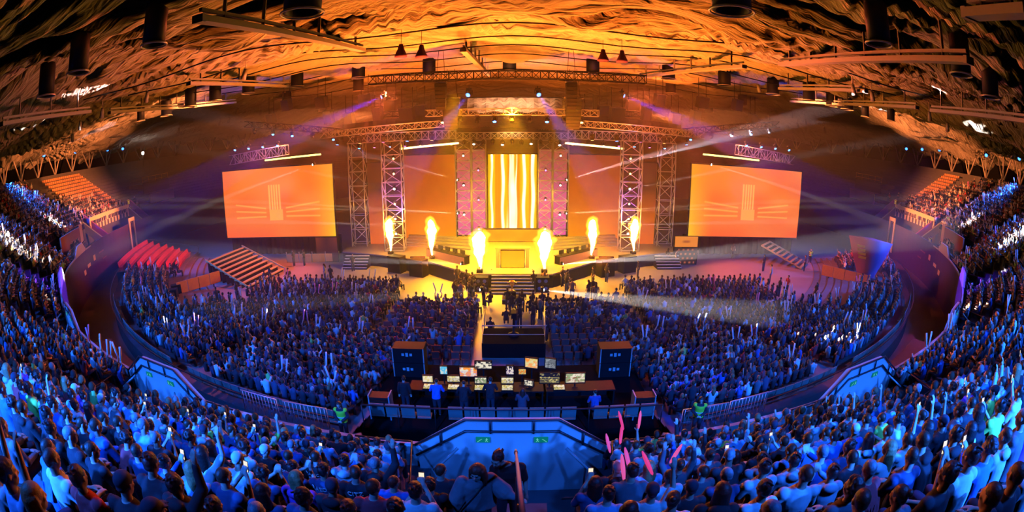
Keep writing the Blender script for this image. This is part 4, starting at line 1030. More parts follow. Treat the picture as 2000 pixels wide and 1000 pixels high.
for i in range(7):
    x0, x1 = -24.5+i*1.55, -24.5+(i+1)*1.55
    t = thing('crowd_barrier', f'low orange-lit barrier panel left of the stage, {nth(i)} from the outer end', 'barrier', (x0,47.0+0.12*i,0), 0.08, 'low barrier panels')
    MB().box((0.75,0,0.5), (1.45,0.05,0.9)).build('panel', M['wood'], t); MB().box((0.02,0.05,0.6), (0.06,0.06,1.2)).build('post', M['steel'], t)
t = thing('booth', 'purple cloth booth tapering to a point, beside the right audience', 'booth', (36.0,37.5,0), -0.85)
MB().loft([(0,0,0,0.5,0.5),(0,0.1,1.5,1.2,0.9),(0,0.3,3.2,2.0,1.2),(0,0.4,4.8,2.6,1.3)], 4).build('cloth', M['purplecloth'], t)
for k in range(4): MB().box((-0.9+0.1*k,-0.72-0.03*k,4.1-0.36*k), (0.9,0.05,0.24), 0, 0.2).build('panel', M['cream'], t)
for i, (x, y, l) in enumerate(((-29.5,31.6,'left'),(34.0,32.8,'right'))):
    for k in range(3):
        t = thing('flight_case', f'black equipment case on the open floor at the {l}, {nth(k)} from the audience', 'case', (x+k*1.2*(1 if i else -1)*0.5,y+1.3*k,0), 0.4*k, 'equipment cases on the floor')
        MB().box((0,0,0.65), (1.0,0.7,1.3)).build('box', M['black'], t); MB().box((0,-0.36,0.65), (0.9,0.02,1.15)).build('door', M['blackcloth'], t)
        if k == 1: MB().box((0.1,-0.385,0.8), (0.22,0.02,0.3)).build('indicator', glow('green_indicator_'+l, (0.02,0.9,0.15), 2.5), t)
# ------------------------------------------------------------------ control desks behind the floor seats
DZ = 1.0
for k, (x0, x1) in enumerate(((-4.6,-1.6),(-1.5,1.4),(1.5,4.6))):
    t = thing('control_desk', f'black control desk on the rear platform, {("left","middle","right")[k]} one', 'desk', ((x0+x1)/2,19.0,DZ), 0, 'control desks')
    MB().box((0,0,0.74), (x1-x0,0.9,0.06)).build('tabletop', M['black'], t); MB().box((0,0.4,0.38), (x1-x0,0.04,0.70)).build('back_panel', M['black'], t)
    for q in (-1,1): MB().box((q*((x1-x0)/2-0.05),0,0.36), (0.06,0.8,0.72)).build('leg', M['black'], t)
def ui(seed, a, b, c):
    def fn(u, v):
        n = vnoise(u*7+seed, v*5+seed, seed)
        k = mixc(lin(a)+0*u[...,None], lin(b), (n > 0.5)*1.0); k = mixc(k, lin(c), ((v*6 % 1) < 0.2)*0.5+(vnoise(u*16, v*9, seed+1) > 0.72)*0.6)
        return k
    return fn
WH, YE, OR, DK, GR, CY, PU = (235,225,200),(225,205,120),(250,150,40),(25,20,25),(150,170,120),(90,190,230),(170,120,200)
mons = [(915,725,34,20,ui(3,WH,OR,PU),'bright orange and white'),(944,712,32,15,ui(5,WH,DK,WH),'white and dark'),(996,722,14,18,ui(6,WH,DK,PU),'small white'),(1020,725,14,12,ui(7,OR,YE,DK),'small orange'),(1038,708,25,20,ui(8,OR,YE,WH),'tilted orange'),(1075,709,21,20,ui(9,(110,115,120),(150,155,160),DK),'tilted grey'),(1073,737,38,21,ui(10,DK,(20,30,60),YE),'green-edged dark'),(1123,737,38,20,ui(12,GR,WH,(150,70,50)),'greenish table'),(867,722,14,17,ui(13,CY,WH,CY),'small cyan'),(836,739,20,14,ui(14,WH,YE,WH),'pale cream'),(886,739,24,13,ui(15,YE,WH,DK),'cream striped'),(939,742,22,13,ui(16,WH,GR,DK),'pale green'),(991,742,23,13,ui(17,WH,YE,DK),'pale yellow'),(1033,747,18,12,ui(18,WH,DK,WH),'tilted white')]
for i, (x, y, w, h, fn, lab) in enumerate(mons):
    p = at_y(x, y+h/2, 19.15-0.25*(y > 730)); sc = 21.5/FPX
    t = screen('monitor', f'{lab} monitor on the control desks, {nth(i)} counted', 'monitor', p, w*sc, h*sc*1.05, fn, 28, 18, 0.04, 'control desk monitors', frame=0.025, rz=(-0.3 if 'tilted' in lab else 0))
    t['label'] = f'{lab} monitor glowing on the control desks behind the floor seats'
    MB().box((0,0.06,(DZ+0.77-p.z)/2-0.01), (0.06,0.04,max(0.05,p.z-DZ-0.77))).build('stand', M['black'], t); MB().box((0,0.05,DZ+0.78-p.z), (0.25,0.2,0.02)).build('foot', M['black'], t)
for i, (x, y) in enumerate(((838,757),(886,761),(938,760),(991,761),(1092,757))):
    p = at_y(x, y, 18.75)
    t = thing('mixing_console', f'lit mixing console on the control desks, {nth(i)} from the left', 'console', (p.x,18.75,DZ+0.78), 0, 'mixing consoles')
    MB().box((0,0,0.04), (0.52,0.4,0.08), 0, 0.15).build('body', M['black'], t)
    u, v = np.meshgrid(np.linspace(0,1,26), np.linspace(0,1,12))
    new_obj('key_panel', grid_mesh('key_panel', (u-0.5)*0.48, (v-0.5)*0.36, 0.092+(v-0.5)*0.05, M['screen'], False, ui(30+i,WH,YE,DK)(u,v).reshape(-1,3)*1.0), t)
for s in (-1, 1):
    for k in range(2):
        t = thing('flight_case', f'black case with white marks, {SIDE[s]} end of the control desks, {"lower" if k == 0 else "upper"} one', 'case', (s*5.1,21.6,DZ+0.8*k), 0, 'cases by the control desks')
        MB().box((0,0,0.39), (1.6,0.9,0.77)).build('box', M['black'], t)
        for j in range(3): MB().box((-0.25+0.2*j,-0.46,0.45), (0.13,0.02,0.13 if j != 1 else 0.2)).build('white_mark', M['white'], t)
        for q in (-1,1): MB().box((q*0.78,-0.455,0.39), (0.05,0.02,0.76)).build('corner_edge', M['steel'], t)
    t = thing('rack', f'blue-lit equipment rack with rows of devices, {SIDE[s]} end of the control platform', 'rack', (s*5.6,17.4,DZ), 0, 'equipment racks')
    for q in (-1,1): MB().box((q*0.45,0,0.6), (0.05,0.6,1.2)).build('side', M['grey'], t)
    for k in range(6): MB().box((0,0,0.15+0.18*k), (0.84,0.55,0.12)).build('device', M['black'], t)
# camera riser in the middle of the floor
t = thing('camera_riser', 'railed black camera platform in the middle aisle of the floor', 'platform', (0.1,26.8,0))
MB().box((0,0,0.45), (3.7,2.4,0.9)).build('deck', M['blackcloth'], t)
for q in (-1,1):
    MB().tube([(q*1.8,-1.1,0.9),(q*1.8,-1.1,2.0),(q*1.8,1.1,2.0),(q*1.8,1.1,0.9)], 0.03, 6).build('side_rail', M['steel'], t)
MB().tube([(-1.8,-1.1,2.0),(1.8,-1.1,2.0)], 0.03, 6).build('back_rail', M['steel'], t); MB().tube([(-1.8,-1.1,1.45),(1.8,-1.1,1.45)], 0.02, 6).build('mid_rail', M['steel'], t)
t = thing('video_camera', 'black broadcast camera on a pedestal on the railed platform', 'camera', (0.1,26.9,0.9))
MB().lathe([(0.35,0),(0.35,0.08),(0.08,0.2),(0.06,1.1),(0.12,1.15)], 12).build('pedestal', M['black'], t); MB().box((0,0.05,1.32), (0.3,0.6,0.32)).build('body', M['black'], t); MB().tube([(0,0.3,1.34),(0,0.8,1.34)], [0.11,0.13], 12).build('lens', M['black'], t)
# barriers and ramps in the walkway behind the rear seats
for s in (-1, 1):
    for k in range(2):
        x = s*(7.3+2.1*k if s > 0 else 6.9+2.3*k+(1.0)); y = 16.9
        t = thing('steel_barrier', f'steel crowd barrier in the dark walkway, {SIDE[s]} side, {nth(k)} from the centre', 'barrier', (x,14.6+0.35*k,2.0), s*0.10*(k+1), 'walkway barriers')
        MB().tube([(-1,0,0.1),(-1,0,1.05),(1,0,1.05),(1,0,0.1)], 0.025, 6).build('frame', M['alu'], t)
        for j in range(11): MB().tube([(-0.9+0.18*j,0,0.15),(-0.9+0.18*j,0,1.05)], 0.01, 5).build('bar', M['alu'], t)
    t = thing('ramp', f'blue-lit slanting ramp edge in the walkway, {SIDE[s]} of the control platform', 'ramp', (s*5.2,14.4,0), -s*0.28)
    MB().bar((0,-2.2,2.0),(s*0.7,1.6,1.0), 0.35, 0.25).build('kerb', M['white'], t); MB().box((s*0.9,-0.3,0.5), (1.5,3.6,1.0)).build('slope', M['step'], t)
struct(revolve([(51.0,0.0),(54.4,0.0),(54.4,2.0),(51.6,2.0),(51.6,0.0)], -30, 30, 1.5).build('floor_walkway', M['dark']))
# camera crew platforms high at both sides
for s in (-1, 1):
    w = SIDE[s]; c = pol(62, s*89.5, 8.6)
    t = thing('camera_platform', f'dark crew platform with gold rail among the empty {w} upper seats', 'platform', c, rot_a(s*89.5))
    MB().box((0,0.2,0.3), (7.5,4.5,0.7)).build('deck', M['black'], t); MB().box((0,2.3,0.0), (7.5,0.1,1.8)).build('front_panel', M['blackcloth'], t)
    for z in (0.6,1.2): MB().tube([(-3.7,2.2,0.6+z),(3.7,2.2,0.6+z)], 0.04, 6).build('rail', M['yellowwood'], t)
    for k in range(5): MB().tube([(-3.7+1.85*k,2.2,0.6),(-3.7+1.85*k,2.2,1.85)], 0.04, 6).build('post', M['yellowwood'], t)
p = at_R(279,299,64.0); t = thing('work_lamp', 'dazzling white work lamp on the left crew platform', 'lamp', p)
MB().ball((0,0,0), (0.32,0.2,0.28)).build('bulb', glow('work_lamp_white', (1,0.95,0.85), 40), t); MB().tube([(0,0,-2.6),(0,0,-0.2)], 0.04, 6).build('pole', M['black'], t)

# dark side trusses, hung speaker boxes and masking over both wings
for s in (-1, 1):
    w = SIDE[s]
    a, b = at_y(1000+s*520, 243, 47), at_y(1000+s*285, 262, 47)
    truss('side_truss', f'dark side truss hung with small lamps, above and inward of the {w} video screen', 'truss', a, b, 0.7, 0.6, 14, M['black'], 0.09, 0.06, 'dark side trusses')
    for k in range(6):
        p = Vector(a).lerp(Vector(b), (k+0.5)/6)+Vector((0,0,-0.75))
        moving_head(f'small lamp under the dark {w} side truss, {nth(k)} from the outer end', p, p+Vector((-s*2,-5,-6)), 'bluelens' if k in (1,2,4) else 'black', 'side truss lamps', 0.75)
    for k, (x, y, ww, hh) in enumerate(((372,200,1.3,1.3),(358,228,1.1,1.6),(318,232,1.2,1.5),(288,196,1.1,1.4),(262,222,1.0,1.6),(236,205,1.5,1.2),(205,222,1.6,1.4),(178,215,1.2,1.2),(150,232,1.3,1.5),(440,205,1.1,1.3),(470,232,1.0,1.2))):
        p = at_y(1000+s*x, y, 52+(k % 3)*2.5)
        t = thing('hung_speaker', f'black box hung under the drapes over the {w} wing, {nth(sorted((372,358,318,288,262,236,205,178,150,440,470)).index(x))} outward from the centre', 'speaker', p, 0.2*s, 'black boxes over the wings')
        MB().box((0,0,0), (ww,0.9,hh), 0, 0.25).build('box', M['black'], t)
        for q in (-1,1): MB().tube([(q*ww*0.4,0,hh*0.5),(q*ww*0.4,0,hh*0.5+2.2)], 0.03, 5).build('hanger', M['black'], t)
    mb = MB(); n = 24
    A0, A1 = at_y(1000+s*330, 262, 54), at_y(1000+s*120, 240, 54)
    for i in range(n):
        p, q = A0.lerp(A1, i/n), A0.lerp(A1, (i+1)/n); u0, u1 = 0.10*math.sin(i*1.7), 0.10*math.sin((i+1)*1.7)
        mb.quad(p+Vector((0,u0,-0.9)), q+Vector((0,u1,-0.9)), q+Vector((0,u1,1.1)), p+Vector((0,u0,1.1)))
    tag(mb.build('black_drape', M['blackcloth']), f'black masking drape behind the {w} roof truss', 'drape')

# lettered sector boards held up by the front rows
def board(label, x, y, Y, w, h, text, rz):
    p = at_y(x, y, Y); t = thing('sector_board', label, 'sign', p, rz)
    MB().box((0,0,0), (w,0.03,h)).build('board', M['white'], t); MB().tube([(0,0.03,-h/2-0.7),(0,0.03,0)], 0.018, 6).build('pole', M['rail'], t)
    if text:
        cu = bpy.data.curves.new('letter', 'FONT'); cu.body = text; cu.size = h*0.95; cu.align_x = 'CENTER'; cu.align_y = 'CENTER'; cu.extrude = 0.004; cu.offset = 0.012
        tmp = bpy.data.objects.new('tmp', cu); COL.objects.link(tmp); dg = bpy.context.evaluated_depsgraph_get(); dg.update()
        me = bpy.data.meshes.new_from_object(tmp.evaluated_get(dg)); bpy.data.objects.remove(tmp)
        R = Matrix.Rotation(PI/2, 3, 'X')
        for v in me.vertices: v.co = R @ v.co+Vector((0,-0.022,0))
        me.materials.clear(); me.materials.append(mat('board_letter', (0.03,0.02,0.16), 0.6, var=0)); new_obj('letter', me, t)
    else:
        for k, (dx, dz, ww, hh) in enumerate(((0.08,0.06,0.10,0.14),(0.0,-0.05,0.22,0.05))): MB().box((dx,-0.02,dz), (ww,0.01,hh)).build('mark', M['rail'], t)
board('white board with a dark blue letter K above the front rows, left', 515, 829, 10.9, 0.52, 0.36, 'K', 0.25)
board('pale blue-lit board with dark marks above the front rows, right', 1554, 812, 11.6, 0.55, 0.36, '', -0.35)
t = thing('flag', 'yellow and green flag held up over the front rows, right', 'flag', at_y(1660,764,12.9), -0.5)
mb = MB(); u, v = np.meshgrid(np.linspace(0,1,14), np.linspace(0,1,9))
new_obj('flag_cloth', grid_mesh('flag_cloth', u*0.75-0.3, 0.07*np.sin(u*7+v*2), (v-0.5)*0.42-0.10*np.sin(u*3), M['attr'], True, mixc(np.array([0.85,0.45,0.02])+0*u[...,None], np.array([0.15,0.6,0.10]), (u > 0.72)*1.0).reshape(-1,3)), t)
MB().tube([(0.5,0.02,0.35),(-0.5,0.02,-0.55)], 0.018, 6).build('pole', M['black'], t)
t = thing('lit_baton', 'glowing white and orange baton slanting over the second right stair pit', 'baton', at_y(1765,722,13.6))
q = at_y(1797,752,13.4)-at_y(1765,722,13.6)
MB().tube([(0,0,0), q*0.5], 0.045, 8).build('white_half', M['whitelens'], t); MB().tube([q*0.5, q], 0.045, 8).build('orange_half', M['wood'], t)
t = thing('torch_light', 'dazzling white phone torch in the audience at the far left edge', 'light', at_R(16,457,58.6)); MB().ball((0,0,0), (0.14,0.1,0.2)).build('bulb', bpy.data.materials['work_lamp_white'], t)
# ------------------------------------------------------------------ people near the camera, one by one
def remeshed(mb, name, mats, vox, smooth=3, target=None):
    """fuses the overlapping shapes into one continuous skin"""
    tmp = mb.build('tmp', M['white'])
    r = tmp.modifiers.new('r', 'REMESH'); r.mode = 'VOXEL'; r.voxel_size = vox; r.use_smooth_shade = True
    sm = tmp.modifiers.new('s', 'SMOOTH'); sm.iterations = smooth; sm.factor = 0.5
    dg = bpy.context.evaluated_depsgraph_get(); dg.update()
    me = bpy.data.meshes.new_from_object(tmp.evaluated_get(dg)); me.name = name
    me.materials.clear()
    for m in (mats if isinstance(mats, (list, tuple)) else [mats]): me.materials.append(m)
    old = tmp.data; bpy.data.objects.remove(tmp); bpy.data.meshes.remove(old)
    return me
def hand(mb, wrist, d, up, side, curl=0.5, k=1.0):
    """palm, four bent fingers of unequal length and a thumb from the side of the palm"""
    w, d = Vector(wrist), Vector(d).normalized(); up = (Vector(up)-d*Vector(up).dot(d)).normalized(); sx = d.cross(up)*side
    mb.cap(w, w+d*0.05*k, 0.026*k, 0.030*k, 8, 2)
    for j in range(-1, 2): mb.cap(w+d*0.015*k+sx*0.018*j*k, w+d*0.078*k+sx*0.024*j*k, 0.017*k, 0.016*k, 8, 2)
    for j, ln in enumerate((0.072, 0.082, 0.076, 0.058)):
        p = w+d*0.085*k+sx*(j-1.5)*0.020*k; c = curl
        for seg in range(3):
            l = ln*k*(0.42, 0.33, 0.25)[seg]; a = c*(0.35, 1.1, 1.7)[seg]
            q = p+(d*math.cos(a)-up*math.sin(a))*l; mb.cap(p, q, 0.0095*k, 0.0085*k, 7, 2); p = q
    t0 = w+d*0.03*k-sx*0.028*k; t1 = t0+(d*0.6-sx*0.7-up*0.3*curl).normalized()*0.042*k; t2 = t1+(d*0.9-sx*0.15-up*0.5*curl).normalized()*0.032*k
    mb.cap(t0, t1, 0.013*k, 0.011*k, 7, 2); mb.cap(t1, t2, 0.011*k, 0.009*k, 7, 2)
def head(mb, c, R):
    """head with skull, jaw, brow, nose, lips, ears; R turns it, c is its middle"""
    P = lambda x, y, z: Vector(c)+R @ Vector((x, y, z))
    mb.ball(P(0,-0.012,0.028), (0.076,0.096,0.092), 16, 12, R)
    mb.ball(P(0,0.022,-0.035), (0.060,0.070,0.080), 14, 10, R); mb.ball(P(0,0.050,-0.088), (0.034,0.030,0.028), 10, 8, R)
    mb.cap(P(-0.03,0.078,0.022), P(0.03,0.078,0.022), 0.018, 0.018, 8, 2)
    mb.cap(P(0,0.086,0.012), P(0,0.106,-0.026), 0.010, 0.015, 8, 2)
    mb.cap(P(-0.018,0.082,-0.062), P(0.018,0.082,-0.062), 0.010, 0.010, 8, 2); mb.cap(P(-0.014,0.080,-0.074), P(0.014,0.080,-0.074), 0.010, 0.010, 8, 2)
    for q in (-1, 1):
        mb.ball(P(q*0.045,0.062,-0.018), (0.022,0.020,0.020), 8, 6, R)
        mb.ball(P(q*0.080,-0.008,-0.002), (0.011,0.022,0.034), 8, 6, R @ Matrix.Rotation(q*0.35, 3, 'Z'))
def face_parts(c, R, parent_root):
    """eyes, brows and mouth as a small mesh of the body"""
    P = lambda x, y, z: Vector(c)+R @ Vector((x, y, z))
    e = MB()
    for q in (-1, 1): e.ball(P(q*0.031,0.076,0.002), (0.013,0.008,0.009), 10, 6, R)
    e.mi = 1
    for q in (-1, 1): e.ball(P(q*0.031,0.083,0.002), (0.006,0.004,0.006), 8, 6, R); e.cap(P(q*0.016,0.094,0.024), P(q*0.048,0.084,0.026), 0.005, 0.004, 6, 2)
    e.build('eyes_and_brows', [M['white'], M['black']], parent_root)
    m = MB(); m.cap(P(-0.022,0.088,-0.068), P(0.022,0.088,-0.068), 0.004, 0.004, 6, 2); m.build('mouth', mat('lips', (0.35,0.10,0.09), 0.5), parent_root)
def limbs(pose, seed=0):
    """shoulders, elbows, hands; hips, knees, feet; head middle and turn, for a figure facing +Y with its seat at z 0.45"""
    r = random.Random(seed); j = lambda s=0.02: r.uniform(-s, s)
    st = pose in ('stand', 'guard', 'work'); dz = 0.43 if st else 0.0; ln = {'lean':0.16,'work':0.20}.get(pose, 0.0)+j(0.03)
    S = {}; S['lean'] = ln; S['dz'] = dz
    S['sh'] = [Vector((q*0.185, ln*0.85, 1.00+dz-ln*0.25)) for q in (-1, 1)]
    S['hc'] = Vector((j(0.02), 0.035+ln*1.1, 1.235+dz-ln*0.35)); S['hr'] = Matrix.Rotation(r.uniform(-0.45,0.45), 3, 'Z') @ Matrix.Rotation(-0.10-ln*0.8, 3, 'X')
    el, ha, hd = [], [], []
    for i, q in enumerate((-1, 1)):
        s = S['sh'][i]
        if pose == 'up' or (pose == 'one' and q == 1): e = s+Vector((q*0.11,0.14,0.20)); h = e+Vector((-q*0.03,0.06,0.25)); d = (0,0.15,1)
        elif pose == 'phone': e = s+Vector((q*0.07,0.10,-0.24)); h = Vector((q*0.05,0.36,s.z+0.02)); d = (-q*0.5,0.25,0.8)
        elif pose == 'clap': e = s+Vector((q*0.12,0.16,-0.16)); h = Vector((q*0.05,0.38,s.z-0.02)); d = (-q*0.25,0.4,0.85)
        elif pose == 'guard': e = s+Vector((q*0.09,-0.02,-0.27)); h = Vector((q*0.06,0.24,s.z-0.36)); d = (-q*0.9,0.3,-0.1)
        elif pose == 'stand': e = s+Vector((q*0.07,-0.02,-0.28)); h = e+Vector((q*0.01,0.06,-0.24)); d = (0,0.15,-1)
        elif pose == 'work': e = s+Vector((q*0.10,0.08,-0.25)); h = e+Vector((-q*0.02,0.22,-0.06)); d = (0,1,-0.2)
        else: e = s+Vector((q*0.08,0.07,-0.26)); h = Vector((q*(0.10+j(0.03)),0.34,0.66+j(0.02))); d = (-q*0.4,0.9,-0.2)
        el.append(e); ha.append(h); hd.append(d)
    S['el'], S['ha'], S['hd'] = el, ha, hd
    if st: S['hip'] = [Vector((q*0.09,0,0.50+dz)) for q in (-1,1)]; S['kn'] = [Vector((q*0.10,0.02,0.50)) for q in (-1,1)]; S['ft'] = [Vector((q*0.11,-0.02,0.08)) for q in (-1,1)]
    else: S['hip'] = [Vector((q*0.09,0,0.54)) for q in (-1,1)]; S['kn'] = [Vector((q*(0.13+j()),0.44,0.53)) for q in (-1,1)]; S['ft'] = [Vector((q*0.12,0.42,0.09)) for q in (-1,1)]
    return S
def torso_secs(S, g=0.0, top=True, wide=1.0):
    l, z = S['lean'], S['dz']
    secs = [(0,-0.02,0.48+z,0.165*wide+g,0.125+g),(0,-0.03+l*0.15,0.62+z,0.158*wide+g,0.120+g),(0,-0.03+l*0.4,0.76+z,0.150*wide+g,0.112+g),(0,-0.01+l*0.65,0.90+z-l*0.1,0.168*wide+g,0.120+g),(0,l*0.82,1.00+z-l*0.2,0.165*wide+g,0.098+g)]
    if top: secs += [(0,-0.005+l*0.92,1.05+z-l*0.25,0.115+g,0.078+g),(0,l*0.95,1.085+z-l*0.28,0.066+g*0.5,0.064+g*0.5)]
    return secs
def body_mesh(S, name='body', vox=0.011, sm=3):
    mb = MB(); l, z = S['lean'], S['dz']
    mb.loft(torso_secs(S), 18); mb.cap((0,l*0.95,1.05+z-l*0.25), S['hc']+Vector((0,-0.03,-0.05)), 0.060, 0.054, 12)
    head(mb, S['hc'], S['hr'])
    for i, q in enumerate((-1, 1)):
        mb.ball(S['sh'][i], (0.062,0.062,0.066), 12, 8); mb.cap(S['sh'][i], S['el'][i], 0.052, 0.040, 12); mb.cap(S['el'][i], S['ha'][i], 0.040, 0.027, 12)
        hand(mb, S['ha'][i], S['hd'][i], (0,-1,0.3) if S['hd'][i][2] > 0.5 else (0,0.2,1), q, 0.55)
        mb.cap(S['hip'][i], S['kn'][i], 0.085, 0.058, 12); mb.cap(S['kn'][i], S['ft'][i], 0.055, 0.038, 12); mb.cap(S['ft'][i], S['ft'][i]+Vector((0,0.17,-0.04)), 0.045, 0.035, 10)
    return remeshed(mb, name, M['skinobj'], vox, sm)
def shirt_mesh(S, sleeves, hood=False, wide=1.0):
    mb = MB(); l, z = S['lean'], S['dz']; g = 0.020 if not sleeves else 0.030
    mb.loft(torso_secs(S, g, True, wide), 20)
    for i, q in enumerate((-1, 1)):
        mb.ball(S['sh'][i], (0.078+g*0.3,0.080,0.080), 12, 8)
        e = S['el'][i] if sleeves else S['sh'][i].lerp(S['el'][i], 0.78)
        mb.cap(S['sh'][i], e, 0.070+g*0.2, 0.064, 12)
        if sleeves: mb.cap(e, e.lerp(S['ha'][i], 0.93), 0.058, 0.044, 12)
    if hood: mb.ball((0,-0.09+l*0.9,1.06+z-l*0.25), (0.13,0.08,0.075), 14, 8)
    else: mb.lathe([(0.072,0),(0.082,0.012),(0.070,0.024)], 16, (0,l*0.95,1.07+z-l*0.28), caps=False)
    for k in range(7):                       # soft folds down the back and round the waist
        a = -1.2+0.4*k; zz = 0.58+0.05*(k % 3)
        mb.cap((math.sin(a)*0.165, -0.03-math.cos(a)*0.120, zz+z), (math.sin(a+0.25)*0.160, -0.03+l*0.4-math.cos(a+0.25)*0.118, zz+0.20+z), 0.018, 0.012, 8, 2)
    return remeshed(mb, 'shirt', M['cloth'], 0.013, 3)
def trousers_mesh(S):
    mb = MB(); z = S['dz']
    mb.loft([(0,-0.02,0.43+z,0.16,0.12),(0,-0.02,0.50+z,0.178,0.135),(0,-0.02,0.60+z,0.165,0.126)], 16)
    for i in range(2): mb.cap(S['hip'][i], S['kn'][i], 0.100, 0.072, 12); mb.cap(S['kn'][i], S['ft'][i]+Vector((0,0,0.03)), 0.070, 0.055, 12)
    return remeshed(mb, 'trousers', M['cloth'], 0.018, 2)
def hair_mesh(S, kind):
    mb = MB(); c, R = S['hc'], S['hr']; P = lambda x, y, z: Vector(c)+R @ Vector((x, y, z))
    r = random.Random(hash(kind) % 99 if False else {'short':1,'crop':2,'long':3,'bun':4,'curly':5,'cap':6}[kind])
    if kind == 'crop': mb.ball(P(0,-0.022,0.036), (0.079,0.098,0.090), 18, 12, R); mb.ball(P(0,-0.062,-0.006), (0.062,0.052,0.052), 12, 8, R)
    elif kind == 'short':
        mb.ball(P(0,-0.022,0.040), (0.084,0.104,0.094), 18, 12, R); mb.ball(P(0,-0.062,-0.010), (0.068,0.056,0.060), 12, 8, R)
        for k in range(40):
            a, b = r.uniform(0, 6.28), r.uniform(0.1, 1.2); d = Vector((math.sin(b)*math.cos(a), math.sin(b)*math.sin(a), math.cos(b))); p = Vector((0.078*d.x, -0.022+0.096*d.y, 0.046+0.088*d.z))
            if p.y < 0.06: mb.cap(P(*p), P(*(p*1.08+Vector((0,-0.03*(1-d.y),0.004)))), 0.013, 0.006, 6, 2)
    elif kind == 'long':
        mb.ball(P(0,-0.022,0.038), (0.088,0.106,0.095), 18, 12, R)
        for k in range(11):
            a = PI+(-1.45+k*0.29); x, y = 0.078*math.sin(a), -0.02+0.086*math.cos(a); zz = S['hc'].z
            mb.cap(P(x,y,0.03), Vector((c.x+x*1.12, c.y+y*1.0-0.02, zz-0.15)), 0.030, 0.030, 8, 2); mb.cap(Vector((c.x+x*1.12, c.y+y*1.0-0.02, zz-0.15)), Vector((c.x+x*1.05+r.uniform(-.02,.02), c.y+y-0.05, zz-0.31+r.uniform(-.03,.03))), 0.030, 0.014, 8, 2)
    elif kind == 'bun': mb.ball(P(0,-0.022,0.038), (0.083,0.102,0.093), 18, 12, R); mb.ball(P(0,-0.125,0.070), (0.042,0.040,0.042), 12, 8, R); mb.ball(P(0,-0.06,-0.02), (0.062,0.05,0.055), 12, 8, R)
    elif kind == 'curly':
        for k in range(90):
            a, b = r.uniform(0, 6.28), math.acos(r.uniform(-0.35, 1)); d = Vector((math.sin(b)*math.cos(a), math.sin(b)*math.sin(a), math.cos(b)))
            if d.y > 0.55 and d.z < 0.5: continue
            mb.ball(P(0.088*d.x, -0.025+0.104*d.y, 0.036+0.100*d.z), r.uniform(0.020,0.032), 7, 5)
        mb.ball(P(0,-0.025,0.036), (0.086,0.102,0.094), 12, 8, R)
    elif kind == 'cap':
        mb.ball(P(0,-0.018,0.046), (0.088,0.106,0.090), 18, 12, R); mb.cap(P(-0.04,0.09,0.045), P(0.04,0.09,0.045), 0.012, 0.012, 8, 2)
        for k in range(-2, 3): mb.cap(P(k*0.024,0.07,0.046), P(k*0.026,0.150-abs(k)*0.012,0.034), 0.012, 0.008, 8, 2)
        mb.ball(P(0,-0.066,-0.014), (0.060,0.048,0.045), 10, 8, R)
    me = remeshed(mb, 'cap' if kind == 'cap' else 'hair', M['cloth'] if kind == 'cap' else M['hair'], 0.0095, 2)
    if kind != 'cap':                        # keep the hair off the face
        Ri = R.transposed()
        for v in me.vertices:
            q = Ri @ (v.co-Vector(c))
            if q.y > 0.045 and q.z < 0.055: q.y = 0.045; v.co = Vector(c)+R @ q
    return me
PROTO = {}
def proto(pose, seed, sleeves, hood):
    key = (pose, seed, sleeves, hood)
    if key not in PROTO:
        kb = ('b', pose, seed)
        if kb not in PROTO:
            S = limbs(pose, seed); PROTO[kb] = (S, body_mesh(S), trousers_mesh(S), {})
        S, b, t, hs = PROTO[kb]
        PROTO[key] = (S, b, t, hs, shirt_mesh(S, sleeves, hood))
    return PROTO[key]
def person(label, loc, rz, pose='sit', seed=0, sleeves=False, hood=False, hair='short', shirt=(0.02,0.02,0.03), hcol=(0.012,0.009,0.008), skin=(0.62,0.38,0.28), legs=(0.02,0.03,0.06), group=None, k=1.0, hairname=None):
    S, b, t, hs, sh = proto(pose, seed, sleeves, hood)
    if hair and hair not in hs: hs[hair] = hair_mesh(S, hair)
    o = new_obj('person', b); o.location = loc; o.rotation_euler = (0,0,rz); o.scale = (k,k,k); o.color = (*skin, 1)
    tag(o, label, 'person', group)
    c = new_obj('shirt', sh, o); c.color = (*shirt, 1)
    c = new_obj('trousers', t, o); c.color = (*legs, 1)
    if hair: c = new_obj('cap' if hair == 'cap' else 'hair', hs[hair], o); c.color = (*hcol, 1)
    return o, S
SHN = [('black T-shirt',(0.02,0.022,0.028),False,False,15),('black hoodie',(0.014,0.014,0.017),True,True,12),('navy T-shirt',(0.05,0.09,0.22),False,False,12),('dark grey jumper',(0.13,0.13,0.15),True,False,10),('white T-shirt',(0.78,0.78,0.78),False,False,15),('pale grey hoodie',(0.45,0.46,0.50),True,True,11),('light blue shirt',(0.30,0.48,0.75),False,False,9),('blue jumper',(0.06,0.16,0.55),True,False,9),('red T-shirt',(0.55,0.04,0.05),False,False,4),('purple hoodie',(0.28,0.05,0.40),True,True,3),('yellow green T-shirt',(0.45,0.75,0.10),False,False,2)]
HRN = [('short dark hair','short',(0.012,0.010,0.010),30),('cropped brown hair','crop',(0.04,0.022,0.012),20),('cropped grey hair','crop',(0.22,0.22,0.24),10),('long dark hair','long',(0.015,0.010,0.009),7),('long fair hair','long',(0.30,0.19,0.08),3),('hair in a bun','bun',(0.03,0.018,0.01),6),('curly hair','curly',(0.02,0.013,0.01),8),('a dark cap','cap',(0.03,0.03,0.05),5),('a white cap','cap',(0.7,0.7,0.7),3)]
PSN = [('sit','seated',44),('lean','leaning forward',16),('clap','clapping',10),('phone','holding a phone',8),('one','raising one arm',4),('up','raising both arms',2)]
def choose(L): w = np.array([q[-1] for q in L], float); return L[RNG.choice(len(L), p=w/w.sum())]
TEXT_AT = {}
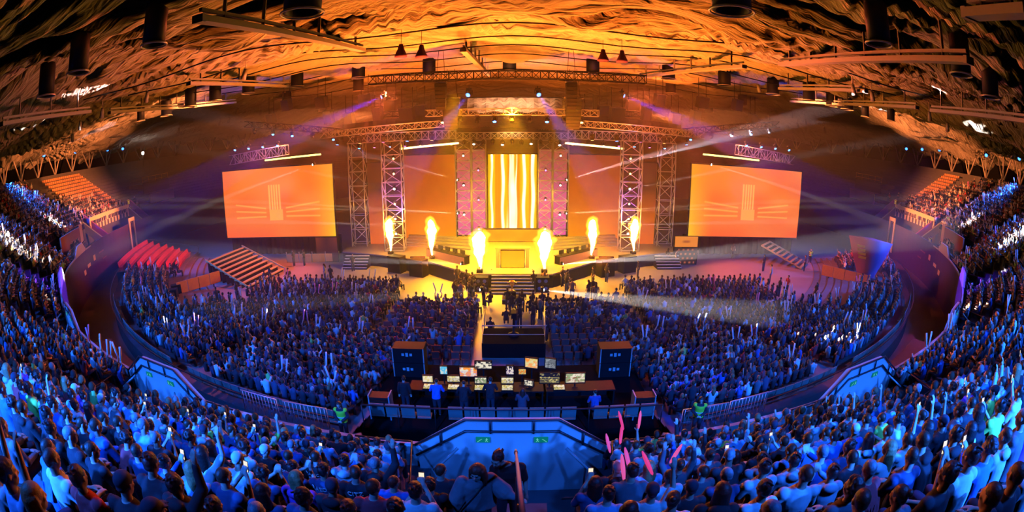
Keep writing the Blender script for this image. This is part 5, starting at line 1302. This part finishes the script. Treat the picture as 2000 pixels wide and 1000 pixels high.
def jersey_text(o, S, text, size, z, col=(0.85,0.85,0.85)):
    cu = bpy.data.curves.new('jersey_print', 'FONT'); cu.body = text; cu.size = size; cu.align_x = 'CENTER'; cu.extrude = 0.004; cu.space_character = 1.05
    tmp = bpy.data.objects.new('tmp', cu); COL.objects.link(tmp); dg = bpy.context.evaluated_depsgraph_get(); dg.update()
    me = bpy.data.meshes.new_from_object(tmp.evaluated_get(dg)); bpy.data.objects.remove(tmp)
    Rm = Matrix.Rotation(PI/2, 3, 'X')
    for v in me.vertices:
        p = Rm @ v.co; p.y += 0; x = p.x
        bow_ = 0.150*math.sqrt(max(0.0, 1-(x/0.205)**2)); v.co = Vector((x, -0.008-bow_+S['lean']*0.7+p.y, z+S['dz']+p.z))
    me.materials.clear(); me.materials.append(M['print']); me.name = 'jersey_print'
    return new_obj('jersey_print', me, o)
# clapping sticks held by hand
def stick(label, p, d, col, L=0.62):
    me = MB().lathe([(0.004,0),(0.022,0.03),(0.032,0.12),(0.036,L*0.5),(0.032,L-0.1),(0.015,L-0.02),(0.003,L)], 12).mesh('clapping_stick', glow('lit_stick_%d' % int(col[2]*100), col, 0.75))
    o = new_obj('clapping_stick', me); o.location = p; o.rotation_euler = Vector(d).to_track_quat('Z', 'Y').to_euler(); o.color = (*col, 1)
    return tag(o, label, 'clapping stick', 'inflated clapping sticks')
PRINTS = {}
def img_pos(p):
    dv = (Vector(p)-Vector((0,0,CAM_H))).normalized(); th = math.acos(max(-1, min(1, dv.y*math.cos(PITCH)-dv.z*math.sin(PITCH)))); rad = 2*FPX*math.sin(th/2)
    up_ = dv.y*math.sin(PITCH)+dv.z*math.cos(PITCH); q = math.hypot(dv.x, up_); return 1000+rad*dv.x/q, 500-rad*up_/q
# people of the photograph that stand out: nearest seat to the place gets the look
WANT = [((552,915),'black T-shirt','cropped brown hair','sit','GOFRED'),((612,935),'black T-shirt','cropped brown hair','sit','MALECZY\nCZAJNI'),((650,955),'navy T-shirt','short dark hair','sit','RAEDER'),((703,965),'black T-shirt','cropped brown hair','sit','CITZ'),((120,935),'white T-shirt','cropped brown hair','sit',None),((735,905),'pale grey hoodie','short dark hair','sit',None),((765,955),'blue jumper','cropped brown hair','sit',None),((845,950),'black T-shirt','cropped brown hair','sit',None),((185,840),'white T-shirt','long dark hair','sit',None),((1590,975),'white T-shirt','cropped brown hair','sit',None),((1520,985),'white T-shirt','short dark hair','sit',None),((1195,975),'light blue shirt','short dark hair','lean',None),((1965,800),'white T-shirt','short dark hair','sit',None),((940,835),'black T-shirt','short dark hair','sit',None),((1180,925),'black hoodie','a white cap','sit',None),((245,925),'navy T-shirt','cropped brown hair','sit',None),((1745,960),'navy T-shirt','cropped brown hair','sit',None)]
used = {}
for (wx, wy), sn, hn, ps, tx in WANT:
    best = min((b for b in range(len(NEAR)) if b not in used), key=lambda b: (img_pos((NEAR[b][4],NEAR[b][5],NEAR[b][6]+1.0))[0]-wx)**2+(img_pos((NEAR[b][4],NEAR[b][5],NEAR[b][6]+1.0))[1]-wy)**2)
    used[best] = (sn, hn, ps, tx)
PHONES = []
for i, (d, k, a, idx, x, y, z) in enumerate(NEAR):
    sn = choose(SHN); hn = choose(HRN); ps = choose(PSN); tx = None
    if i in used:
        u = used[i]; sn = next(q for q in SHN if q[0] == u[0]); hn = next(q for q in HRN if q[0] == u[1]); ps = next(q for q in PSN if q[0] == u[2]); tx = u[3]
    seed = int(RNG.integers(3)) if ps[0] in ('sit','lean') else 0
    w = 'left' if a < 0 else 'right'
    lab = f'person in {sn[0]}, {hn[0]}, {nth(idx)} seat {w} of middle aisle, {nth(k)} row up'
    if len(lab.split()) > 16: lab = f'person in {sn[0]}, {hn[0]}, {nth(idx)} seat {w} of aisle, {nth(k)} row'
    k_ = RNG.uniform(0.95, 1.07); rz = face_in(a)+RNG.normal(0, 0.10)
    col = tuple(np.clip(np.array(sn[1])*RNG.uniform(0.8,1.2), 0, 0.9))
    o, S = person(lab, (x,y,z), rz, ps[0], seed, sn[2], sn[3], hn[1], col, hn[2], tuple(KCOL[RNG.integers(3)]), tuple(TCOL[RNG.integers(3)]), 'audience in front of the camera', k_)
    o['row'] = None; del o['row']
    if tx:
        for li, line in enumerate(tx.split('\n')): jersey_text(o, S, line, 0.098 if len(tx) < 9 else 0.080, 0.965-0.095*li)
    Mw = Matrix.Rotation(rz, 3, 'Z')
    if ps[0] == 'phone':
        p = Vector((x,y,z))+Mw @ (Vector((0,0.44,S['ha'][0].z+0.10))*k_); PHONES.append((p, rz, nth(idx), w, nth(k)))
PK = [(0.95,0.03,0.22),(0.95,0.06,0.32),(0.80,0.04,0.50)]
for p, rz, i, w, k in PHONES:
    t = thing('phone', f'lit phone held up in {i} seat {w} of middle aisle, {k} row', 'phone', p, rz, 'phones held up in the audience')
    MB().box((0,0,0), (0.075,0.009,0.15), 0, -0.3).build('body', M['black'], t); MB().box((0,-0.006,0.002), (0.068,0.003,0.138), 0, -0.3).build('display', glow('phone_light', (0.85,0.75,0.55), 1.2) if 'phone_light' not in bpy.data.materials else bpy.data.materials['phone_light'], t)
PK = [(0.95,0.05,0.28),(0.95,0.12,0.45),(0.85,0.10,0.55)]
# pink sticks waved right of the stair pit
for n, ((x, y), (x2, y2), Y) in enumerate((((1218,840),(1209,806),9.2),((1247,838),(1251,806),9.2),((1192,885),(1185,852),8.0),((1211,868),(1213,850),8.0),((1219,940),(1216,905),5.6),((1232,925),(1226,898),5.8),((1275,928),(1256,885),5.6),((1308,905),(1321,885),6.4))):
    p, q = at_y(x, y, Y), at_y(x2, y2, Y+0.15)
    stick(f'pink clapping stick raised right of the middle aisle, {nth((2,4,0,3,1,5,6,7).index(n) if False else (1,4,0,2,3,5,6,7)[n])} from the left by its tip', p, q-p, PK[n % 3], min(0.66, max(0.45, (q-p).length*1.1)))
# ------------------------------------------------------------------ stewards, the couple on the stairs, control desk crew
def vest_over(o, S):
    mb = MB(); mb.loft([(a,b,c,d+0.012,e+0.012) for a,b,c,d,e in torso_secs(S, 0.028, False)], 20)
    for i in range(2): mb.ball(S['sh'][i], (0.088,0.090,0.085), 12, 8)
    c = new_obj('hi_vis_vest', remeshed(mb, 'hi_vis_vest', M['hivis'], 0.014, 3), o); c['label'] = 'bright yellow green vest'
    b = MB()
    for zz in (0.70, 0.82):
        b.loft([(0,-0.03,zz+S['dz']-0.02,0.205,0.168),(0,-0.03,zz+S['dz']+0.02,0.205,0.168)], 20)
    b.build('reflective_band', M['lampgrey'], c)
stew = [(at_z(677,862,2.0),PI,'long',(0.02,0.012,0.01),'steward in bright vest with long dark hair standing by the barrier, left'),(at_z(1355,852,2.0),PI-0.3,'long',(0.03,0.02,0.012),'steward in bright vest facing the bank by the barrier, right'),(pol(55.3,-44.5,3.7),0.7,'short',(0.012,0.009,0.008),'steward in yellow vest behind the ring wall at the far left'),(pol(55.6,62.5,3.4),-1.2,'crop',(0.03,0.02,0.01),'steward in yellow vest behind the ring wall, upper right'),(pol(52.3,31.0,0.0),0.6,'short',(0.02,0.012,0.01),'steward in green yellow vest at the second right stair pit'),(pol(56.0,47,4.5),2.2,'crop',(0.02,0.012,0.01),'steward in vest beside the brown screen wall, right'),(pol(58.6,-80.0,6.0),1.2,'crop',(0.02,0.012,0.01),'steward in yellow vest at the foot of the upper left stairs'),(pol(58.6,80.0,6.0),-1.2,'crop',(0.02,0.012,0.01),'steward in yellow vest at the foot of the upper right stairs'),(Vector((34.5,46.5,0)),2.6,'crop',(0.02,0.012,0.01),'steward in yellow jacket by the narrow bench stand on the floor')]
for p, rz, h, hc, lab in stew:
    o, S = person('person: '+lab if False else lab.replace('steward', 'person', 1), p, rz, 'guard', 0, True, False, h, (0.02,0.02,0.03), hc, (0.62,0.38,0.28), (0.02,0.02,0.03), 'stewards in bright vests')
    vest_over(o, S); face_parts(S['hc'], S['hr'], o)
# the couple coming up the middle aisle
def couple():
    # woman: face turned down to her right, arm stretched to the handrail
    S = limbs('stand', 3); S['hr'] = Matrix.Rotation(-0.55, 3, 'Z') @ Matrix.Rotation(-0.10, 3, 'X'); S['hc'] = Vector((0,0.07,1.64)); S['lean'] = 0.06
    S['el'][0] = S['sh'][0]+Vector((-0.16,0.08,-0.20)); S['ha'][0] = S['el'][0]+Vector((-0.14,0.14,-0.04)); S['hd'][0] = (-0.9,0.4,-0.2)
    S['el'][1] = S['sh'][1]+Vector((0.09,0.03,-0.27)); S['ha'][1] = S['el'][1]+Vector((-0.02,0.12,-0.20)); S['hd'][1] = (0,0.4,-0.9)
    loc = (-0.46,4.9,pz(4.9)); rz = PI+0.25
    o = new_obj('person', body_mesh(S)); o.location = loc; o.rotation_euler = (0,0,rz); o.color = (0.66,0.42,0.32,1)
    tag(o, 'person in a wide pale knitted poncho with long brown hair on the middle stairs', 'person')
    mb = MB(); z = S['dz']
    mb.loft([(0,-0.02,0.55+z,0.27,0.17),(0,-0.02,0.70+z,0.26,0.165),(0,0,0.88+z,0.24,0.15),(0,0.02,1.0+z,0.205,0.125),(0,0.04,1.06+z,0.13,0.09),(0,0.05,1.10+z,0.08,0.075)], 22)
    for i in range(2): mb.ball(S['sh'][i], (0.10,0.10,0.10), 12, 8); mb.cap(S['sh'][i], S['el'][i], 0.10, 0.13, 12); mb.cap(S['el'][i], S['el'][i].lerp(S['ha'][i], 0.75), 0.12, 0.055, 12)
    c = new_obj('poncho', remeshed(mb, 'poncho', M['cloth'], 0.014, 4), o); c.color = (0.34,0.24,0.24,1)  # pale poncho darkened and reddened in colour for the dim red aisle light
    c = new_obj('trousers', trousers_mesh(S), o); c.color = (0.02,0.02,0.03,1)
    mb = MB(); P = lambda x, y, q: S['hc']+S['hr'] @ Vector((x, y, q)); r = random.Random(4)
    mb.ball(P(0,-0.02,0.036), (0.090,0.108,0.098), 18, 12, S['hr'])
    for k in range(15):
        a = PI+(-1.9+k*0.27); x, y = 0.082*math.sin(a), -0.02+0.088*math.cos(a); q0 = P(x,y,0.04); q1 = P(x*1.2,y*1.05-0.01,-0.10); q2 = q1+Vector((r.uniform(-.02,.02),-0.01,-0.14)); q3 = q2+Vector((r.uniform(-.03,.03),0.0,-0.13+r.uniform(-.03,.03)))
        mb.cap(q0,q1,0.03,0.032,8,2); mb.cap(q1,q2,0.032,0.03,8,2); mb.cap(q2,q3,0.03,0.012,8,2)
    c = new_obj('hair', remeshed(mb, 'hair', M['hair'], 0.0095, 2), o); c.color = (0.10,0.035,0.018,1)
    face_parts(S['hc'], S['hr'], o)
    b = thing('handbag', 'dark shoulder bag on a thin strap worn by the person in the pale poncho', 'bag', loc, rz)
    MB().tube([(-0.10,0.13,1.50),(0.05,0.19,1.35),(0.24,0.20,1.12),(0.30,0.18,0.98)], 0.012, 6).build('strap', M['black'], b); MB().ball((0.31,0.17,0.90), (0.11,0.07,0.10), 14, 10).build('pouch', M['black'], b)
    # man behind her: black T-shirt, beard, looking down
    S = limbs('stand', 5); S['hr'] = Matrix.Rotation(-0.6, 3, 'Z') @ Matrix.Rotation(-0.18, 3, 'X'); S['hc'] = Vector((0.15,0.10,1.67))
    loc = (-0.06,5.5,pz(5.5)+0.24); rz = PI+0.1
    o = new_obj('person', body_mesh(S)); o.location = loc; o.rotation_euler = (0,0,rz); o.color = (0.60,0.36,0.27,1)
    tag(o, 'bearded person in a black T-shirt looking down, behind the pale poncho', 'person')
    c = new_obj('shirt', shirt_mesh(S, False, False, 1.12), o); c.color = (0.012,0.012,0.014,1)
    c = new_obj('trousers', trousers_mesh(S), o); c.color = (0.02,0.02,0.03,1)
    c = new_obj('hair', hair_mesh(S, 'short'), o); c.color = (0.02,0.012,0.01,1)
    mb = MB(); P = lambda x, y, q: S['hc']+S['hr'] @ Vector((x, y, q))
    mb.cap(P(-0.05,0.04,-0.055), P(0,0.075,-0.098), 0.022, 0.026, 10); mb.cap(P(0.05,0.04,-0.055), P(0,0.075,-0.098), 0.022, 0.026, 10); mb.cap(P(-0.025,0.088,-0.052), P(0.025,0.088,-0.052), 0.008, 0.008, 8, 2)
    c = new_obj('beard', remeshed(mb, 'beard', M['hair'], 0.008, 2), o); c.color = (0.02,0.012,0.01,1)
    face_parts(S['hc'], S['hr'], o)
def pz(y): return rowZ(max(0, math.floor((RC-y-R0)/ROWP)))
couple()
crew = [((848,720),17.7,'work','crop',(0.05,0.15,0.65),'person in a blue shirt standing at the left control desk'),((957,738),17.9,'work','short',(0.012,0.012,0.015),'person in black bending over the middle control desk'),((785,715),17.9,'stand','short',(0.01,0.01,0.012),'person in black standing left of the control desks'),((1165,755),17.5,'lean','crop',(0.04,0.08,0.30),'person in dark blue bent forward at the right control desk'),((905,760),17.6,'work','crop',(0.012,0.012,0.015),'person in dark clothes crouching between the left and middle consoles'),((1020,760),17.8,'phone','long',(0.10,0.06,0.08),'person seated at the middle control desk with long hair')]
for (x, y), Y, ps, h, c, lab in crew:
    person(lab, (at_y(x,y,Y).x,Y,DZ), RNG.normal(0,0.1), ps, 1, ps != 'lean', False, h, c, (0.02,0.014,0.01), (0.6,0.38,0.28), (0.02,0.02,0.03), 'control desk crew')
# people standing on the open floor and round the stage front
LOWM = {}
def small_person(label, p, rz, shirt, pose='stand', group='people standing on the floor', hc=None, k=1.0):
    V, T, cls = LOW[pose][RNG.integers(6)]
    pal = np.stack([KCOL[RNG.integers(3)], HCOL[RNG.integers(3)] if hc is None else np.array(hc), np.array(shirt), TCOL[RNG.integers(3)], STICK[0]])
    o = new_obj('person', np_mesh('person', V, T, M['attr'], True, pal[cls])); o.location = p; o.rotation_euler = (0,0,rz); o.scale = (k,k,k)
    return tag(o, label, 'person', group)
fl = [((575,520),(0.02,0.02,0.02),'left of two guards in black before the low barrier on the left'),((595,519),(0.02,0.02,0.02),'right of two guards in black before the low barrier on the left'),((690,530),(0.02,0.02,0.02),'guard in black alone at the left side stairs'),((530,555),(0.03,0.03,0.03),'person walking past the end of the bench stand'),((566,560),(0.02,0.02,0.02),'person in dark clothes by the audience edge, left floor'),((636,552),(0.3,0.28,0.28),'person in grey talking in a pair on the left floor'),((648,555),(0.02,0.02,0.02),'person in black talking in a pair on the left floor'),((465,590),(0.02,0.02,0.025),'person in black with folded arms on the violet floor, left'),((427,600),(0.03,0.03,0.05),'person by the equipment case on the left floor'),((388,615),(0.2,0.3,0.7),'person in light blue beside the left lower tier'),((415,612),(0.6,0.3,0.4),'person in pink beside the left lower tier'),((1303,518),(0.02,0.02,0.02),'left of two guards in black at the right side stairs'),((1320,520),(0.25,0.12,0.05),'right of two guards at the right side stairs'),((1358,515),(0.7,0.45,0.25),'person in pale clothes before the dotted backdrop'),((1430,505),(0.15,0.08,0.05),'person sitting apart under the right video screen'),((1490,530),(0.02,0.02,0.02),'person in black before the narrow bench stand'),((1503,552),(0.5,0.45,0.45),'person in white and black on the right open floor'),((1535,575),(0.6,0.04,0.05),'person in a red jacket on the right open floor'),((1520,580),(0.02,0.02,0.02),'person in black beside the red jacket'),((1570,530),(0.1,0.05,0.04),'person by the narrow bench stand, nearer one'),((1525,600),(0.65,0.6,0.65),'person in white behind the right floor block'),((1545,612),(0.05,0.2,0.5),'person in blue behind the right floor block'),((1590,590),(0.02,0.02,0.02),'person in black by the green indicator case'),((1615,612),(0.5,0.25,0.2),'person in orange light by the booth'),((1068,665),(0.02,0.015,0.02),'person in black standing right of the camera platform'),((1157,560),(0.02,0.015,0.02),'lone person in black on the yellow floor, right of the stairs'),((1184,552),(0.03,0.02,0.02),'person with arms folded near the right subwoofers'),((1245,545),(0.03,0.02,0.02),'person standing at the end of the right wing'),((1098,560),(0.05,0.03,0.02),'person in brown near the right speaker boxes')]
for (x, y), c, lab in fl:
    p = at_z(x, y, 0); small_person(lab if lab.startswith('person') else 'person: '+lab if False else 'person, '+lab, p, RNG.uniform(-3,3), c)
for s, n in ((-1, 15), (1, 10)):
    for i in range(n):
        x = s*RNG.uniform(1.6, 6.6); y = RNG.uniform(31.5, 39.5) if abs(x) < 2.6 else RNG.uniform(34.8, 40.0)
        small_person(f'person in silhouette standing on the yellow floor {SIDE[s]} of the plinth, {nth(i)} one', (x,y,0), RNG.normal(0,0.8), (0.02,0.015,0.015) if RNG.random() < 0.8 else (0.4,0.2,0.1), 'stand', f'people standing at the stage front, {SIDE[s]}')

for i in range(13):
    x, y = RNG.uniform(-1.9, 1.9), RNG.uniform(28.6, 34.2)
    small_person(f'person in silhouette in the middle aisle before the camera platform, {nth(i)} one', (x,y,0), RNG.normal(0,0.5), (0.02,0.015,0.015), 'stand' if i % 3 else 'sit', 'people crowding the middle aisle')
